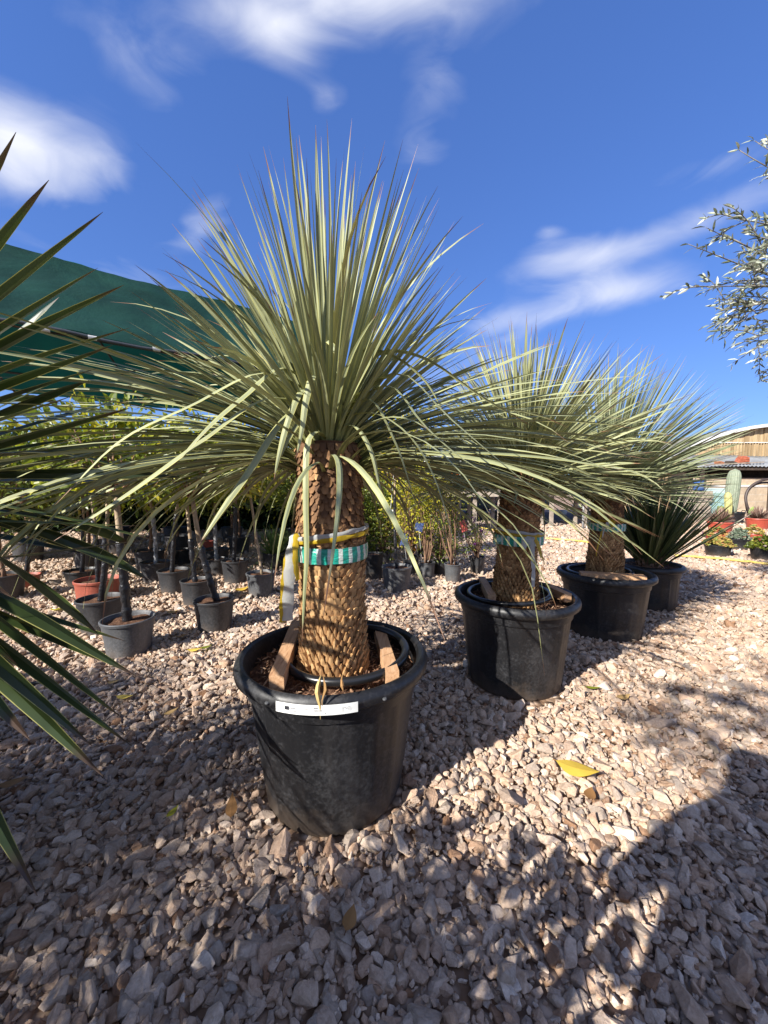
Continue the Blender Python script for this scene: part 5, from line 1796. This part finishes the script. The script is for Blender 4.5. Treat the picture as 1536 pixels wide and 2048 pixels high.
# ------------------------------------------------------------------ olive tree reaching in from the right
OO = Vector((3.35, 2.62, 0))
oliv = empty('olive_tree', OO)
tag(oliv, 'silvery olive tree whose leafy twigs reach in from the right border', 'olive tree')
mb = MB(); mb.lathe(pot_profile(.40, .55, .31, .05), 48); mb.build('pot', M['pot'], oliv, smooth=True)
soil_disc(oliv, .35, .48, 61, 100)
mb = MB(); mb.tube(smooth_path([(0, 0, .45), (.05, .02, 1.0), (-.03, .03, 1.5), (0, 0, 1.95)], 16), [.075 - .002 * i for i in range(16)], 12); mb.build('trunk', M['bark_olive'], oliv, smooth=True)
rg = random.Random(77)
tw, lf = MB(), MB()
C0 = Vector((0, 0, 2.2))
def olive_branch(end, nsub=5):
    end = Vector(end)
    m = C0.lerp(end, .5) + Vector((rg.gauss(0, .08), rg.gauss(0, .08), .12 + rg.gauss(0, .05)))
    path = smooth_path([C0 + Vector((rg.gauss(0, .04), rg.gauss(0, .04), rg.uniform(-.2, .2))), m, end], 16)
    tw.tube(path, [.011 - .0006 * i for i in range(16)], 5)
    def leaves_on(pp, r0=.3):
        n = len(pp)
        for i in range(int(n * r0), n):
            t = (pp[min(i + 1, n - 1)] - pp[max(i - 1, 0)]).normalized()
            for sgn in (-1, 1):
                if rg.random() < .12: continue
                s = t.cross(Vector((rg.gauss(0, .6), rg.gauss(0, .6), 1))).normalized() * sgn
                leaf_cloud(lf, [pp[i] + t * rg.uniform(-.01, .01)], [t * rg.uniform(.5, 1.1) + s * rg.uniform(.5, .9) + Vector((0, 0, rg.uniform(-.2, .3)))], .062, .0068, rg, curl=.05)
    leaves_on(smooth_path(path, 22), .45)
    for _ in range(nsub):
        i = rg.randint(6, 14)
        t = (path[i + 1] - path[i]).normalized()
        d = (t * .8 + Vector((rg.gauss(0, .6), rg.gauss(0, .6), rg.gauss(.05, .5)))).normalized()
        l = rg.uniform(.12, .30)
        sp = smooth_path([path[i], path[i] + d * l * .5 + Vector((0, 0, .01)), path[i] + d * l + Vector((0, 0, -.02))], 11)
        tw.tube(sp, [.004 - .0002 * q for q in range(11)], 4)
        leaves_on(sp, .2)
for (u, v, Y) in [(1478, 300, 2.55), (1510, 282, 2.6), (1376, 488, 2.6), (1412, 455, 2.65), (1444, 428, 2.6), (1386, 572, 2.55), (1432, 598, 2.6), (1446, 620, 2.55), (1452, 655, 2.6), (1470, 690, 2.6), (1512, 720, 2.6), (1480, 520, 2.5), (1470, 560, 2.7), (1500, 470, 2.5), (1490, 610, 2.6), (1500, 655, 2.65), (1520, 440, 2.7), (1525, 690, 2.5), (1505, 540, 2.4)]:
    olive_branch(P(u, v, Y) - OO, 4)
for i in range(60):
    d = Vector((rg.gauss(0, 1), rg.gauss(0, 1), rg.gauss(.1, .8))).normalized()
    if d.x < -.55 and abs(d.y) < .75: continue
    olive_branch(C0 + Vector((d.x * .85, d.y * .85, .25 + d.z * .75)) * 1.0, 5)
lf.build('crown', M['olive'], oliv); tw.build('branches', M['bark_olive'], oliv, smooth=True)

# ------------------------------------------------------------------ unseen plants added behind and beside the camera to cast shadows
def copy_palm(src, loc, rz, sc, label):
    c = src.copy(); COL.objects.link(c)
    c.location = loc; c.rotation_euler = (0, 0, rz); c.scale = (sc, sc, sc)
    for ch in list(src.children):
        d = ch.copy(); COL.objects.link(d); d.parent = c
    c['label'] = label
    return c
copy_palm(palm2, (-1.87, -.925, 0), 1.9, .92, 'unseen palm added behind the camera to shade the foreground')
copy_palm(palm3, (-2.85, -.35, 0), .7, 1.0, 'unseen palm added beyond the left border to cast shade')
copy_palm(palm2, (-3.75, .15, 0), 4.1, 1.0, 'unseen farthest palm added beyond the left border for its shade')
ol2 = copy_palm(oliv, (-1.68, -2.6, 0), 2.2, 1.4, 'tall olive tree standing behind the camera, outside the picture')

r = empty('potted_shrub', (-.80, -.06, 0))  # unseen shadow caster added to darken the near gravel
tag(r, 'unseen low bushy shrub in a black pot, added to shade the near gravel', 'potted shrub')
small_pot(r, .2, .32, M['smallpot'], 3)
mb = MB(); mb.tube([(0, 0, .25), (.02, 0, .45), (0, 0, .6)], .015, 8); mb.build('stem', M['bark_brown'], r)
leafy_crown(r, (0, 0, .74), (.42, .38, .20), 34, 18, .09, .022, M['citrus_dark'], 900, root_pt=(0, 0, .5))

# the photographer, standing where the picture was taken from
pr = bpy.data.meshes.new('person')
J = [((0, 0, .96), .135), ((0, 0, 1.18), .125), ((0, .01, 1.38), .14), ((0, .02, 1.50), .06), ((0, .04, 1.58), .075), ((0, .04, 1.70), .085),
     ((-.19, 0, 1.42), .062), ((-.34, .03, 1.18), .045), ((.10, .20, 1.16), .033), ((.20, .22, 1.17), .03),
     ((.19, 0, 1.42), .062), ((.34, .03, 1.18), .045), ((.30, .20, 1.16), .033), ((.28, .235, 1.19), .03),
     ((-.10, 0, .90), .095), ((-.12, .01, .50), .062), ((-.13, -.02, .09), .045), ((-.14, .14, .04), .035),
     ((.10, 0, .90), .095), ((.12, .01, .50), .062), ((.13, -.02, .09), .045), ((.14, .14, .04), .035)]
E = [(0, 1), (1, 2), (2, 3), (3, 4), (4, 5), (2, 6), (6, 7), (7, 8), (8, 9), (2, 10), (10, 11), (11, 12), (12, 13), (0, 14), (14, 15), (15, 16), (16, 17), (0, 18), (18, 19), (19, 20), (20, 21)]
pr.from_pydata([j[0] for j in J], E, [])
po = bpy.data.objects.new('person', pr); COL.objects.link(po)
po.modifiers.new('skin', 'SKIN')
for i, j in enumerate(J): pr.skin_vertices[0].data[i].radius = (j[1], j[1])
pr.skin_vertices[0].data[0].use_root = True
sb = po.modifiers.new('smooth', 'SUBSURF'); sb.levels = 2; sb.render_levels = 2
pr.materials.append(simple('dark_clothes', (.05, .05, .07), .8, .2, .2))
po.location = (-.36, -.27, 0)
tag(po, 'standing photographer in dark clothes holding up a phone, outside the picture', 'person')
